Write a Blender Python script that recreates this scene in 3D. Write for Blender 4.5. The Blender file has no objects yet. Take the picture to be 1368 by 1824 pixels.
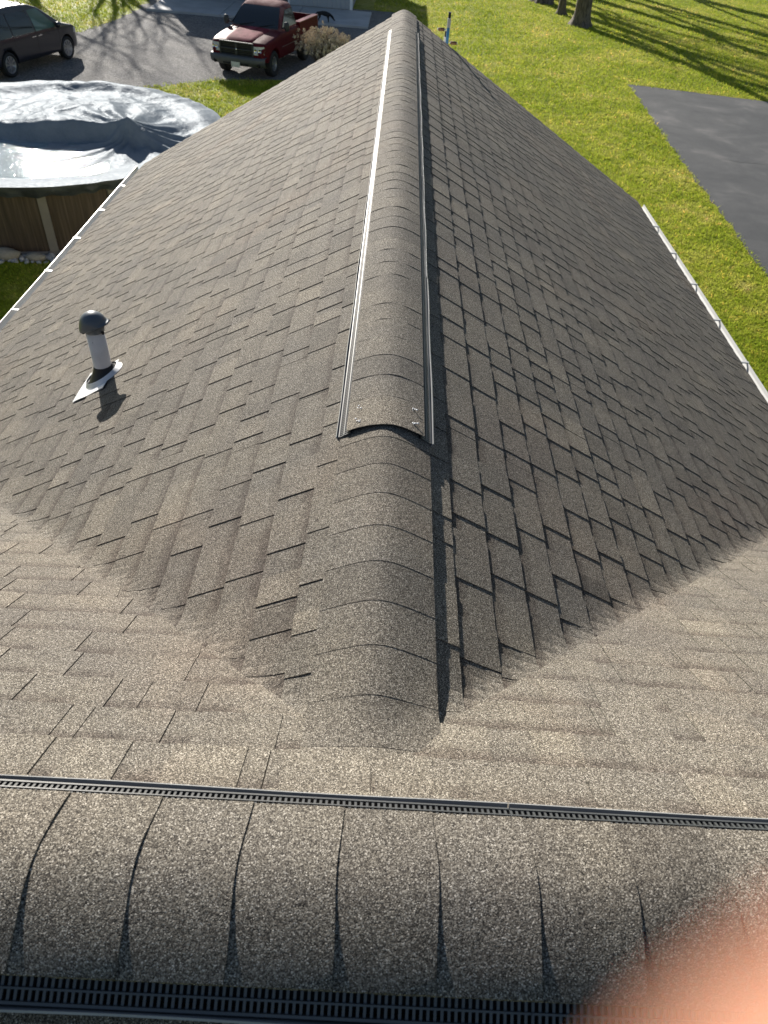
import bpy, bmesh, math, random
import numpy as np
from mathutils import Vector, Matrix

random.seed(7)
rng = np.random.default_rng(7)
R = math.radians
scene = bpy.context.scene
COL = scene.collection

# ------------------------------------------------------------------ camera
CAM_Z = 6.0
F_PX, W_PX, H_PX = 1265.0, 1368.0, 1824.0
PITCH, ROLL, YAW = R(42.93), R(5.0), R(1.77)
cam_d = bpy.data.cameras.new('camera')
cam_d.sensor_fit = 'VERTICAL'
cam_d.sensor_height = 36.0
cam_d.lens = 36.0 * F_PX / H_PX
cam_d.clip_start = 0.001
cam_d.clip_end = 2000.0
cam_d.dof.use_dof = True
cam_d.dof.focus_distance = 2.4
cam_d.dof.aperture_fstop = cam_d.lens / 3.6        # 3.6 mm wide phone aperture
cam = bpy.data.objects.new('camera', cam_d)
COL.objects.link(cam)
_f = Vector((math.sin(YAW) * math.cos(PITCH), math.cos(YAW) * math.cos(PITCH), -math.sin(PITCH)))
_r = Vector((math.cos(YAW), -math.sin(YAW), 0))
_u = _r.cross(_f)
_r2 = _r * math.cos(ROLL) + _u * math.sin(ROLL)
_u2 = _r2.cross(_f)
M = Matrix.Identity(4)
for i in range(3):
    M[i][0], M[i][1], M[i][2] = _r2[i], _u2[i], -_f[i]
M[2][3] = CAM_Z
cam.matrix_world = M
scene.camera = cam

# ------------------------------------------------------------------ sky, sun, exposure
SUN_EL, SUN_AZ = R(23.0), R(-23.0)                  # azimuth from +Y towards +X
SUN_DIR = Vector((math.sin(SUN_AZ) * math.cos(SUN_EL), math.cos(SUN_AZ) * math.cos(SUN_EL), math.sin(SUN_EL)))
world = bpy.data.worlds.new('World')
scene.world = world
world.use_nodes = True
nt = world.node_tree
nt.nodes.clear()
sky = nt.nodes.new('ShaderNodeTexSky')
sky.sky_type = 'NISHITA'
sky.sun_disc = False
sky.sun_elevation = SUN_EL
sky.sun_rotation = SUN_AZ
sky.air_density = 1.0
sky.dust_density = 0.6
bg = nt.nodes.new('ShaderNodeBackground')
bg.inputs['Strength'].default_value = 0.052
wo = nt.nodes.new('ShaderNodeOutputWorld')
nt.links.new(sky.outputs[0], bg.inputs[0])
nt.links.new(bg.outputs[0], wo.inputs[0])
sun_d = bpy.data.lights.new('sun', 'SUN')
sun_d.energy = 5.0
sun_d.angle = R(0.5)
sun_d.color = (1.0, 0.945, 0.865)
sun = bpy.data.objects.new('sun', sun_d)
COL.objects.link(sun)
sun.rotation_euler = SUN_DIR.to_track_quat('Z', 'Y').to_euler()
sun.location = SUN_DIR * 60
scene.view_settings.view_transform = 'Standard'
scene.view_settings.look = 'None'
scene.view_settings.gamma = 1.0
scene.view_settings.use_curve_mapping = False
scene.view_settings.exposure = 0.86
try:
    scene.cycles.use_denoising = True
    scene.cycles.max_bounces = 4
    scene.cycles.transparent_max_bounces = 8
except Exception:
    pass

# ------------------------------------------------------------------ helpers
class MB:
    """collects geometry for ONE mesh object"""
    def __init__(s):
        s.v = []; s.f = []; s.c = []; s.mi = []; s.smooth = []
    def vert(s, p):
        s.v.append((float(p[0]), float(p[1]), float(p[2]))); return len(s.v) - 1
    def face(s, idx, c=None, m=0, smooth=False):
        s.f.append(tuple(idx)); s.c.append(c); s.mi.append(m); s.smooth.append(smooth)
    def quadp(s, pts, c=None, m=0):
        s.face([s.vert(p) for p in pts], c, m)
    def box(s, lo, hi, m=0, c=None, mat=None):
        x0, y0, z0 = lo; x1, y1, z1 = hi
        P = [(x0,y0,z0),(x1,y0,z0),(x1,y1,z0),(x0,y1,z0),(x0,y0,z1),(x1,y0,z1),(x1,y1,z1),(x0,y1,z1)]
        if mat is not None: P = [mat @ Vector(p) for p in P]
        i = [s.vert(p) for p in P]
        for q in ((3,2,1,0),(4,5,6,7),(0,1,5,4),(1,2,6,5),(2,3,7,6),(3,0,4,7)):
            s.face([i[k] for k in q], c, m)
    def grid(s, fn, nu, nv, m=0, smooth=True, flip=False, c=None):
        b = len(s.v)
        for i in range(nu + 1):
            for j in range(nv + 1):
                s.vert(fn(i / nu, j / nv))
        for i in range(nu):
            for j in range(nv):
                q = [b + i*(nv+1) + j, b + (i+1)*(nv+1) + j, b + (i+1)*(nv+1) + j + 1, b + i*(nv+1) + j + 1]
                if flip: q.reverse()
                s.face(q, c, m, smooth)
    def tube(s, pts, rad, n=8, m=0, cap=True, smooth=True):
        pts = [Vector(p) for p in pts]
        if not hasattr(rad, '__len__'): rad = [rad] * len(pts)
        rings = []
        ref = None
        for i, p in enumerate(pts):
            d = (pts[min(i+1, len(pts)-1)] - pts[max(i-1, 0)]).normalized()
            if ref is None or abs(ref.dot(d)) > 0.98:
                ref = Vector((0,0,1)) if abs(d.z) < 0.9 else Vector((1,0,0))
            a = d.cross(ref).normalized(); b2 = d.cross(a).normalized()
            ref = -b2 if False else ref
            rings.append([s.vert(p + (a*math.cos(2*math.pi*k/n) + b2*math.sin(2*math.pi*k/n))*rad[i]) for k in range(n)])
        for i in range(len(rings)-1):
            for k in range(n):
                s.face([rings[i][k], rings[i+1][k], rings[i+1][(k+1)%n], rings[i][(k+1)%n]], None, m, smooth)
        if cap:
            s.face(rings[0], None, m); s.face(list(reversed(rings[-1])), None, m)
    def lathe(s, prof, n=24, m=0, mat=None, closed=False):
        """prof: list of (r,z) revolved round z"""
        rings = []
        for r, z in prof:
            ring = []
            for k in range(n):
                p = Vector((r*math.cos(2*math.pi*k/n), r*math.sin(2*math.pi*k/n), z))
                if mat is not None: p = mat @ p
                ring.append(s.vert(p))
            rings.append(ring)
        for i in range(len(rings)-1):
            for k in range(n):
                s.face([rings[i][k], rings[i][(k+1)%n], rings[i+1][(k+1)%n], rings[i+1][k]], None, m, True)
        if closed:
            s.face(list(reversed(rings[0])), None, m); s.face(rings[-1], None, m)
    def prism(s, poly, axis, a, b, m=0):
        """extrude a 2D polygon along an axis: axis 1 -> poly is (x,z), extruded in y; axis 0 -> (y,z); axis 2 -> (x,y)"""
        def P(q, t):
            return {0: (t, q[0], q[1]), 1: (q[0], t, q[1]), 2: (q[0], q[1], t)}[axis]
        A = [s.vert(P(q, a)) for q in poly]; B = [s.vert(P(q, b)) for q in poly]
        s.face(A, None, m); s.face(list(reversed(B)), None, m)
        n = len(poly)
        for k in range(n):
            s.face([A[k], B[k], B[(k+1)%n], A[(k+1)%n]], None, m)
    def mesh(s, name, mats, fix=False):
        me = bpy.data.meshes.new(name)
        me.from_pydata(s.v, [], s.f)
        for mt in mats: me.materials.append(mt)
        me.polygons.foreach_set('material_index', s.mi)
        me.polygons.foreach_set('use_smooth', s.smooth)
        if any(c is not None for c in s.c):
            at = me.color_attributes.new('tone', 'FLOAT_COLOR', 'CORNER')
            buf = []
            for f, c in zip(s.f, s.c):
                if c is None: c = (0.5, 0.5, 0, 1)
                if isinstance(c, list):
                    for q in c: buf.extend(q)
                else:
                    for _ in f: buf.extend(c)
            at.data.foreach_set('color', buf)
        if fix:
            bm = bmesh.new(); bm.from_mesh(me)
            bmesh.ops.recalc_face_normals(bm, faces=bm.faces)
            bm.to_mesh(me); bm.free()
        me.update()
        return me
    def build(s, name, mat, parent=None, fix=False, **tags):
        mats = mat if isinstance(mat, (list, tuple)) else [mat]
        o = bpy.data.objects.new(name, s.mesh(name, mats, fix))
        COL.objects.link(o)
        if parent is not None: o.parent = parent
        for k, v in tags.items(): o[k] = v
        return o

def empty(name, loc=(0,0,0), rz=0.0, **tags):
    o = bpy.data.objects.new(name, None)
    COL.objects.link(o)
    o.location = loc; o.rotation_euler = (0, 0, rz)
    o.empty_display_size = 0.2
    for k, v in tags.items(): o[k] = v
    return o

def copy_tree(o, parent=None):
    c = o.copy(); COL.objects.link(c); c.parent = parent
    for ch in list(o.children): copy_tree(ch, c)
    return c

# ---- materials
def newmat(name):
    m = bpy.data.materials.new(name); m.use_nodes = True
    t = m.node_tree
    b = t.nodes['Principled BSDF']
    return m, t, b
def N(t, typ, **kw):
    n = t.nodes.new(typ)
    for k, v in kw.items():
        if k in n.inputs.keys() if hasattr(n.inputs, 'keys') else False: n.inputs[k].default_value = v
        else: setattr(n, k, v)
    return n
def L(t, a, b): t.links.new(a, b)
def ramp(t, fac, stops, interp='LINEAR'):
    n = t.nodes.new('ShaderNodeValToRGB'); n.color_ramp.interpolation = interp
    e = n.color_ramp.elements
    while len(e) < len(stops): e.new(0.5)
    for i, (p, c) in enumerate(stops):
        e[i].position = p; e[i].color = c if len(c) == 4 else (*c, 1)
    L(t, fac, n.inputs[0]); return n
def mix(t, a, b, fac, blend='MIX'):
    n = t.nodes.new('ShaderNodeMix'); n.data_type = 'RGBA'; n.blend_type = blend
    for sock, val in ((n.inputs[0], fac), (n.inputs[6], a), (n.inputs[7], b)):
        if hasattr(val, 'is_linked') or hasattr(val, 'links'): L(t, val, sock)
        elif isinstance(val, (int, float)): sock.default_value = val
        else: sock.default_value = val if len(val) == 4 else (*val, 1)
    return n.outputs[2]
def math_n(t, op, a, b=None, clamp=False):
    n = t.nodes.new('ShaderNodeMath'); n.operation = op; n.use_clamp = clamp
    for i, val in enumerate((a, b)):
        if val is None: continue
        if isinstance(val, (int, float)): n.inputs[i].default_value = val
        else: L(t, val, n.inputs[i])
    return n.outputs[0]
def noise(t, vec, scale, detail=3, rough=0.55, dist=0.0):
    n = t.nodes.new('ShaderNodeTexNoise')
    n.inputs['Scale'].default_value = scale; n.inputs['Detail'].default_value = detail
    n.inputs['Roughness'].default_value = rough; n.inputs['Distortion'].default_value = dist
    if vec is not None: L(t, vec, n.inputs['Vector'])
    return n
def voro(t, vec, scale, feature='F1'):
    n = t.nodes.new('ShaderNodeTexVoronoi'); n.feature = feature
    n.inputs['Scale'].default_value = scale
    if vec is not None: L(t, vec, n.inputs['Vector'])
    return n
def objco(t):
    return t.nodes.new('ShaderNodeTexCoord').outputs['Object']
def bump(t, h, strength, dist, normal=None):
    n = t.nodes.new('ShaderNodeBump')
    n.inputs['Strength'].default_value = strength; n.inputs['Distance'].default_value = dist
    L(t, h, n.inputs['Height'])
    if normal is not None: L(t, normal, n.inputs['Normal'])
    return n.outputs[0]
def simple(name, col, rough=0.6, metal=0.0, var=0.0, vscale=6.0, spec=0.5, bstr=0.0, bscale=60.0, bdist=0.002):
    m, t, b = newmat(name)
    b.inputs['Roughness'].default_value = rough; b.inputs['Metallic'].default_value = metal
    b.inputs['Specular IOR Level'].default_value = spec
    co = objco(t)
    if var > 0:
        nz = noise(t, co, vscale, 4)
        lo = tuple(x*(1-var) for x in col); hi = tuple(min(1, x*(1+var)) for x in col)
        r = ramp(t, nz.outputs['Fac'], [(0.3, lo), (0.7, hi)])
        L(t, r.outputs[0], b.inputs['Base Color'])
    else:
        b.inputs['Base Color'].default_value = (*col, 1)
    if bstr > 0:
        L(t, bump(t, noise(t, co, bscale, 4).outputs['Fac'], bstr, bdist), b.inputs['Normal'])
    return m

MATS = {}
def shingle_material():
    m, t, b = newmat('asphalt_shingle')
    co = objco(t)
    gran = voro(t, co, 640.0)
    sep = t.nodes.new('ShaderNodeSeparateColor'); L(t, gran.outputs['Color'], sep.inputs[0])
    g = ramp(t, sep.outputs[0], [(0.0, (0.012,0.011,0.010)), (0.22, (0.050,0.045,0.040)), (0.5, (0.118,0.106,0.090)),
                                 (0.75, (0.200,0.182,0.154)), (0.92, (0.33,0.31,0.27)), (1.0, (0.60,0.57,0.52))])
    att = t.nodes.new('ShaderNodeAttribute'); att.attribute_name = 'tone'
    sa = t.nodes.new('ShaderNodeSeparateColor'); L(t, att.outputs['Color'], sa.inputs[0])
    tone, spos, brown = sa.outputs[0], sa.outputs[1], sa.outputs[2]
    # blend of the shingle's own colours from tab to tab, plus sun brightness painted into the main slope
    tv = ramp(t, tone, [(0.0, (0.70,0.69,0.68)), (0.5, (1.0,0.99,0.97)), (1.0, (1.30,1.27,1.20))])
    c1 = mix(t, g.outputs[0], tv.outputs[0], 1.0, 'MULTIPLY')
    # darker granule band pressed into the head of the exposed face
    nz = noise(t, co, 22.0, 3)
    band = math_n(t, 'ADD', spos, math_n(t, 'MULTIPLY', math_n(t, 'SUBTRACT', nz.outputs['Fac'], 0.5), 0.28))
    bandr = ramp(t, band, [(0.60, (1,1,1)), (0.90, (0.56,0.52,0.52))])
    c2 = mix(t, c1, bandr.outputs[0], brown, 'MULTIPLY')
    # weathering, dust
    w = noise(t, co, 2.1, 5, 0.6)
    wr = ramp(t, w.outputs['Fac'], [(0.3, (0.86,0.86,0.88)), (0.7, (1.12,1.09,1.03))])
    c3 = mix(t, c2, wr.outputs[0], 1.0, 'MULTIPLY')
    w2 = noise(t, co, 0.9, 4, 0.6, 0.6)
    pk = ramp(t, w2.outputs['Fac'], [(0.52, (1,1,1)), (0.72, (1.06,1.0,0.97))])
    c4 = mix(t, c3, pk.outputs[0], 1.0, 'MULTIPLY')
    L(t, c4, b.inputs['Base Color'])
    b.inputs['Roughness'].default_value = 0.85
    b.inputs['Specular IOR Level'].default_value = 0.2
    h1 = math_n(t, 'SUBTRACT', 1.0, gran.outputs['Distance'])
    n2 = noise(t, co, 45.0, 3)
    bb = bump(t, n2.outputs['Fac'], 0.35, 0.004)
    L(t, bump(t, h1, 0.55, 0.0016, bb), b.inputs['Normal'])
    return m
M_SH = shingle_material()
M_DECK = simple('dark_underlay', (0.03,0.03,0.03), 0.9)
M_VENT = simple('grey_vent_plastic', (0.06,0.063,0.066), 0.34, var=0.12, vscale=9, spec=0.65)
M_LIP = simple('pale_vent_plastic', (0.27,0.275,0.28), 0.34, var=0.10, vscale=9)
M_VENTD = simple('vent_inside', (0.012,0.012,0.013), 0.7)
M_WHITE = simple('white_aluminium', (0.56,0.56,0.545), 0.38, var=0.06, vscale=3)
M_SIDING = simple('cream_siding', (0.62,0.58,0.50), 0.6, var=0.05)
M_CONC = simple('concrete', (0.42,0.42,0.42), 0.85, var=0.14, vscale=1.3, bstr=0.3)
M_BLACKR = simple('black_rubber', (0.015,0.015,0.016), 0.55, var=0.2, vscale=20)

# ------------------------------------------------------------------ ground
def lawn_material(name, blades):
    m, t, b = newmat(name)
    co = t.nodes.new('ShaderNodeNewGeometry').outputs['Position']
    n1 = noise(t, co, 0.35, 5, 0.62); n2 = noise(t, co, 2.4, 4, 0.65); n3 = noise(t, co, 38.0, 2, 0.6)
    s = math_n(t, 'ADD', math_n(t, 'MULTIPLY', n1.outputs['Fac'], 0.55), math_n(t, 'MULTIPLY', n2.outputs['Fac'], 0.45))
    c = ramp(t, s, [(0.38, (0.260,0.350,0.028)), (0.50, (0.420,0.485,0.060)), (0.59, (0.560,0.560,0.135)), (0.67, (0.66,0.60,0.26))])
    n4 = noise(t, co, 5.5, 4, 0.7)
    v4 = ramp(t, n4.outputs['Fac'], [(0.33, (0.72,0.77,0.65)), (0.5, (1.0,1.0,1.0)), (0.68, (1.18,1.14,1.12))])
    c = type('o', (), {'outputs': [mix(t, c.outputs[0], v4.outputs[0], 1.0, 'MULTIPLY')]})
    v = ramp(t, n3.outputs['Fac'], [(0.3, (0.65,0.68,0.6)), (0.7, (1.25,1.2,1.15))])
    col = mix(t, c.outputs[0], v.outputs[0], 1.0, 'MULTIPLY')
    b.inputs['Roughness'].default_value = 0.65
    b.inputs['Specular IOR Level'].default_value = 0.06
    if blades:
        gi = t.nodes.new('ShaderNodeAttribute'); gi.attribute_name = 'tone'
        col = mix(t, col, gi.outputs['Color'], 1.0, 'MULTIPLY')
        tr = t.nodes.new('ShaderNodeBsdfTranslucent'); L(t, col, tr.inputs[0])
        mx = t.nodes.new('ShaderNodeMixShader'); mx.inputs[0].default_value = 0.42
        L(t, b.outputs[0], mx.inputs[1]); L(t, tr.outputs[0], mx.inputs[2])
        L(t, mx.outputs[0], t.nodes['Material Output'].inputs[0])
    else:
        nb = noise(t, co, 60.0, 4, 0.7)
        L(t, bump(t, nb.outputs['Fac'], 1.0, 0.06), b.inputs['Normal'])
        col = mix(t, col, (0.75,0.72,0.6), 1.0, 'MULTIPLY')
    L(t, col, b.inputs['Base Color'])
    return m
M_LAWN = lawn_material('lawn_soil', False)
M_BLADE = lawn_material('grass_blade', True)

def sheet(name, poly, z, mat, kind='structure', sub=None):
    bm = bmesh.new()
    vs = [bm.verts.new((x, y, z)) for x, y in poly]
    bm.faces.new(vs)
    bmesh.ops.triangulate(bm, faces=bm.faces)
    bmesh.ops.recalc_face_normals(bm, faces=bm.faces)
    for f in bm.faces:
        if f.normal.z < 0: f.normal_flip()
    me = bpy.data.meshes.new(name); bm.to_mesh(me); bm.free()
    me.materials.append(mat)
    o = bpy.data.objects.new(name, me); COL.objects.link(o)
    if kind: o['kind'] = kind
    return o
sheet('ground', [(-400,-300),(400,-300),(400,700),(-400,700)], 0.0, M_LAWN)

def rough_poly(pts, step=0.5, amp=0.10, seed=1):
    rr = random.Random(seed); out = []
    for i in range(len(pts)):
        a = Vector(pts[i]); b = Vector(pts[(i+1) % len(pts)])
        n = max(1, int((b-a).length/step)); d = (b-a).normalized(); nn = Vector((-d.y, d.x))
        for k in range(n):
            q = a.lerp(b, k/n)
            if k: q = q + nn*rr.uniform(-amp, amp)
            out.append((q.x, q.y))
    return out
GRAVEL = [(-40,22.5),(-16,23.6),(-9.6,24.2),(-7.9,25.4),(-6.9,26.3),(-5.9,27.2),(-3.6,27.7),(-1.2,29.0),(-0.2,33),(-0.3,43.5),(-12.3,43.5),(-11.9,40.2),(-12.1,35.2),(-12.5,32.9),(-13.6,31.6),(-17,30.9),(-40,30.2)]
m, t, b = newmat('limestone_gravel')
co = t.nodes.new('ShaderNodeNewGeometry').outputs['Position']
v1 = voro(t, co, 34.0); v2 = noise(t, co, 0.7, 5, 0.6)
sp = t.nodes.new('ShaderNodeSeparateColor'); L(t, v1.outputs['Color'], sp.inputs[0])
c1 = ramp(t, sp.outputs[0], [(0.0, (0.07,0.068,0.066)), (0.5, (0.17,0.166,0.162)), (1.0, (0.34,0.335,0.325))])
c2 = ramp(t, v2.outputs['Fac'], [(0.3, (0.72,0.72,0.74)), (0.7, (1.08,1.05,1.0))])
L(t, mix(t, c1.outputs[0], c2.outputs[0], 1.0, 'MULTIPLY'), b.inputs['Base Color'])
b.inputs['Roughness'].default_value = 0.9
L(t, bump(t, math_n(t, 'SUBTRACT', 1.0, v1.outputs['Distance']), 0.8, 0.03), b.inputs['Normal'])
M_GRAVEL = m
sheet('gravel_drive', rough_poly(GRAVEL, 0.35, 0.16, 3), 0.004, M_GRAVEL)

ASPHALT = [(8.87,31.4),(14,30.35),(40,25.2),(40,-12),(7.6,-12),(7.75,6),(7.98,14.35),(8.12,17.6),(8.3,21.9),(8.62,27.0)]
m, t, b = newmat('worn_asphalt')
co = t.nodes.new('ShaderNodeNewGeometry').outputs['Position']
v1 = noise(t, co, 120.0, 2, 0.6); v2 = noise(t, co, 0.55, 6, 0.62, 0.4); v3 = noise(t, co, 2.6, 4, 0.6)
c1 = ramp(t, v1.outputs['Fac'], [(0.3, (0.7,0.7,0.72)), (0.7, (1.3,1.3,1.28))])
c2 = ramp(t, v2.outputs['Fac'], [(0.40, (0.046,0.048,0.050)), (0.55, (0.066,0.067,0.068)), (0.66, (0.105,0.102,0.10)), (0.8, (0.15,0.145,0.14))])
c3 = ramp(t, v3.outputs['Fac'], [(0.35, (0.9,0.9,0.9)), (0.65, (1.12,1.1,1.08))])
cc = mix(t, mix(t, c2.outputs[0], c1.outputs[0], 1.0, 'MULTIPLY'), c3.outputs[0], 1.0, 'MULTIPLY')
L(t, cc, b.inputs['Base Color']); b.inputs['Roughness'].default_value = 0.75
L(t, bump(t, v1.outputs['Fac'], 0.4, 0.01), b.inputs['Normal'])
sheet('driveway', rough_poly(ASPHALT, 0.22, 0.06, 5), 0.008, m)

drive = bpy.data.objects['driveway']
M_CRACK = simple('asphalt_crack', (0.012,0.012,0.013), 0.9)
rc = random.Random(12)
for (xa, ya, xb, yb) in ((9.3, 22.6, 13.5, 21.9), (13.5, 21.9, 19.0, 22.6), (10.6, 29.0, 12.4, 24.2), (8.6, 16.5, 12.5, 17.6)):
    mb = MB(); n = 46; pv_ = None; off = 0.0
    for k in range(n + 1):
        q = k/n; off = off*0.8 + rc.uniform(-0.05, 0.05)
        x, y = xa + (xb - xa)*q, ya + (yb - ya)*q + off
        w = rc.uniform(0.004, 0.016)*(1 - abs(2*q - 1)**3)
        cur = (mb.vert((x, y - w, 0.0115)), mb.vert((x, y + w, 0.0115)))
        if pv_: mb.face([pv_[0], cur[0], cur[1], pv_[1]])
        pv_ = cur
    mb.build('crack', M_CRACK, drive)

def inside(poly, X, Y):
    ins = np.zeros(X.shape, bool); n = len(poly)
    for i in range(n):
        x0, y0 = poly[i]; x1, y1 = poly[(i+1) % n]
        if y0 == y1: continue
        c = ((y0 > Y) != (y1 > Y)) & (X < (x1-x0)*(Y-y0)/(y1-y0) + x0)
        ins ^= c
    return ins

def to_px(X, Y, Z):
    rx = np.array(_r2); uy = np.array(_u2); fw = np.array(_f)
    P = np.stack([X, Y, Z - CAM_Z], -1); d = P @ fw
    d = np.where(d < 0.01, 0.01, d)
    return 684 + F_PX*(P @ rx)/d, 912 - F_PX*(P @ uy)/d

# ------------------------------------------------------------------ house: roof surface
ZR = CAM_Z - 1.34          # gable ridge
XR, TP, HALF, YFAR = 0.04, 0.58, 3.30, 9.93
PM, Y0, YM = 0.60, 0.72, 0.402
ZM = ZR + PM*(Y0 - YM)     # main ridge
EAVE_Z = ZR - TP*HALF
KB = 0.035
def S(x, y):
    a = ZR - TP*abs(x - XR); c = ZR - PM*(y - Y0)
    h = max(KB - abs(a - c), 0.0)/KB
    return max(a, c) + h*h*KB*0.25
CG = math.hypot(1, TP); CM = math.hypot(1, PM)

house = empty('house', (0, 0, 0), label='low house under grey brown shingle roof with two ridges meeting', category='house')

# deck under the shingles (one mesh per slope)
def deck(name, fn, nu, nv, label):
    mb = MB()
    mb.grid(fn, nu, nv, smooth=False)
    b0 = len(mb.v)
    return mb.build(name, M_SH, house, label=label)
def gdeck(side):
    def fn(u, v):
        d = u*(HALF - 0.01); x = XR + side*d
        ya = Y0 + d*TP/PM - 0.05
        y = ya + (YFAR - 0.01 - ya)*(v**2)
        return (x, y, S(x, y) - 0.004)
    return fn
slope_w = deck('roof_slope', gdeck(-1), 24, 24, 'sunlit shingled slope with the plumbing vent')
slope_e = deck('roof_slope', gdeck(1), 24, 24, 'shaded shingled slope facing the lawn')
XL, XRR = -5.2, 5.2
mb = MB()
Y_EAVE = Y0 + TP*HALF/PM
for sgn in (-1, 1):
    def fn(u, v, sgn=sgn):
        y = YM + (Y_EAVE - YM)*v
        xv = max(0.0, (y - Y0)*PM/TP)
        x = XR + sgn*(xv + (abs((XRR if sgn > 0 else XL) - XR) - xv)*u*u)
        return (x, y, S(x, y) - 0.0045)
    mb.grid(fn, 24, 24, smooth=False)
slope_m = mb.build('roof_slope', M_SH, house, label='shingled slope falling away below the near ridge vent')
mb = MB()
mb.grid(lambda u, v: (XL + (XRR-XL)*u, YM - 4.4*v, ZM - PM*4.4*v - 0.0045), 4, 4, smooth=False)
slope_b = mb.build('roof_slope', M_DECK, house, label='dark slope behind the near ridge vent')

EXPO = 0.1325
def hb(tau): return 0.0090 - 0.0054*tau
LAM = 0.0023

def strip_mesh(mapf, a0, a1, breaks_fn, t0, rr, tlen=EXPO*1.12, tone0=0.5, ax=1):
    """one laminated shingle: backing lamina plus its random overlay tabs.
       mapf(a, s, h) -> point; a runs along the course, s up the slope from the butt"""
    mb = MB()
    def lam(p0, p1, ht, thick, tone, flag, s0=0.0):
        w0, w1 = mapf(p0, EXPO*0.5, 0)[ax], mapf(p1, EXPO*0.5, 0)[ax]
        if abs(w1 - w0) < 0.045: return
        cuts = breaks_fn(p0, p1)
        ns = 3 if len(cuts) > 2 else 1
        ss = [s0 + (tlen - s0)*k/ns for k in range(ns+1)]
        rows = []
        for s in ss:
            rows.append([mb.vert(mapf(a, s, ht(s/EXPO))) for a in cuts])
        for i in range(len(ss)-1):
            for j in range(len(cuts)-1):
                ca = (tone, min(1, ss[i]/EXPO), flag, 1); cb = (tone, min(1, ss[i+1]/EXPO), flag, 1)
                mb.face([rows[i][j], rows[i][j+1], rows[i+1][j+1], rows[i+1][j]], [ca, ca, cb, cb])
        low = [mb.vert(mapf(a, s0, ht(s0/EXPO) - thick)) for a in cuts]
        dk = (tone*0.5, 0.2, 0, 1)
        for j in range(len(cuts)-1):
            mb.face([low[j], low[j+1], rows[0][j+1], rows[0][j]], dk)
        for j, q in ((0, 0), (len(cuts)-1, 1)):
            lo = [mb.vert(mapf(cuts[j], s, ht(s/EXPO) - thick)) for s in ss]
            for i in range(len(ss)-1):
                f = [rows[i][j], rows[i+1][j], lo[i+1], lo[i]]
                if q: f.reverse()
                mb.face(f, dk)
    lift = rr.uniform(-0.0004, 0.0006)
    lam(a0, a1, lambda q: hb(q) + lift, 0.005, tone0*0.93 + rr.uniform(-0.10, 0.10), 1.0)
    a = a0 + rr.uniform(0.0, 0.10)
    while a < a1 - 0.03:
        wdt = rr.choice((0.075, 0.10, 0.125, 0.15, 0.18, 0.22)) * rr.uniform(0.9, 1.1)
        e = min(a + wdt, a1 - 0.002)
        l2 = lift + rr.uniform(-0.0003, 0.0010)
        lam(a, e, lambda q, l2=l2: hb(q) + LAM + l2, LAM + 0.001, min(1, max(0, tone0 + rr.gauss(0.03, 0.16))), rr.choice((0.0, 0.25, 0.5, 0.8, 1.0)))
        a = e + rr.choice((0.04, 0.06, 0.08, 0.10, 0.13)) * rr.uniform(0.8, 1.2)
    return mb

STRIPS = []          # (mesh builder, parent, screen area)
def add_strip(mb, parent):
    if not mb.f: return
    V = np.array(mb.v)
    px, py = to_px(V[:,0], V[:,1], V[:,2])
    ok = (px > -10) & (px < 1378) & (py > -10) & (py < 1834)
    area = 0.0
    if ok.any():
        pxc, pyc = np.clip(px, 0, 1368), np.clip(py, 0, 1824)
        # area of the bounding diagonal band: use the polygon area of the backing lamina
        for f in mb.f[:12]:
            q = [(pxc[i], pyc[i]) for i in f]
            area += abs(sum(q[k][0]*q[(k+1)%len(q)][1] - q[(k+1)%len(q)][0]*q[k][1] for k in range(len(q))))/2
    STRIPS.append((mb, parent, area))

def gable_courses(side, parent, seed):
    rr = random.Random(seed)
    T = HALF*CG + 0.0005
    n = int((T - 0.03)/EXPO) + 1
    nrm = Vector((side*TP, 0, 1)).normalized()
    for i in range(n):
        tb = T - i*EXPO                      # butt, measured down from the ridge
        wav = rr.uniform(-0.002, 0.002)
        dmid = max(0, (tb - EXPO*0.5)/CG)
        yv = Y0 + dmid*TP/PM - 0.12
        y = YFAR + 0.025
        first = True
        while y > yv:
            ln = 1.0 if not first else rr.choice((0.25, 0.42, 0.58, 0.75, 0.92))
            first = False
            ya = max(y - ln, yv - 0.10)
            def mapf(a, s, h, side=side, tb=tb, wav=wav):
                tt = max(0.06, tb + wav - s); d = tt/CG; x = XR + side*d
                lim = Y0 + d*TP/PM - 0.10
                yy = max(a, lim)
                hh = h
                return (x + nrm.x*hh, yy, S(x, yy) + nrm.z*hh)
            def br(p0, p1, tb=tb):
                d = max(0, (tb - EXPO*0.5)/CG); v = Y0 + d*TP/PM
                c = [p0, p1]
                q = v - 0.20
                while q < v + 0.32:
                    if p0 < q < p1: c.append(q)
                    q += 0.04
                return sorted(c)
            mb = strip_mesh(mapf, ya, y - 0.002, br, tb, rr, min(EXPO*1.12, tb), 0.5)
            add_strip(mb, parent)
            y = ya
gable_courses(-1, slope_w, 11)
gable_courses(1, slope_e, 23)

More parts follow.
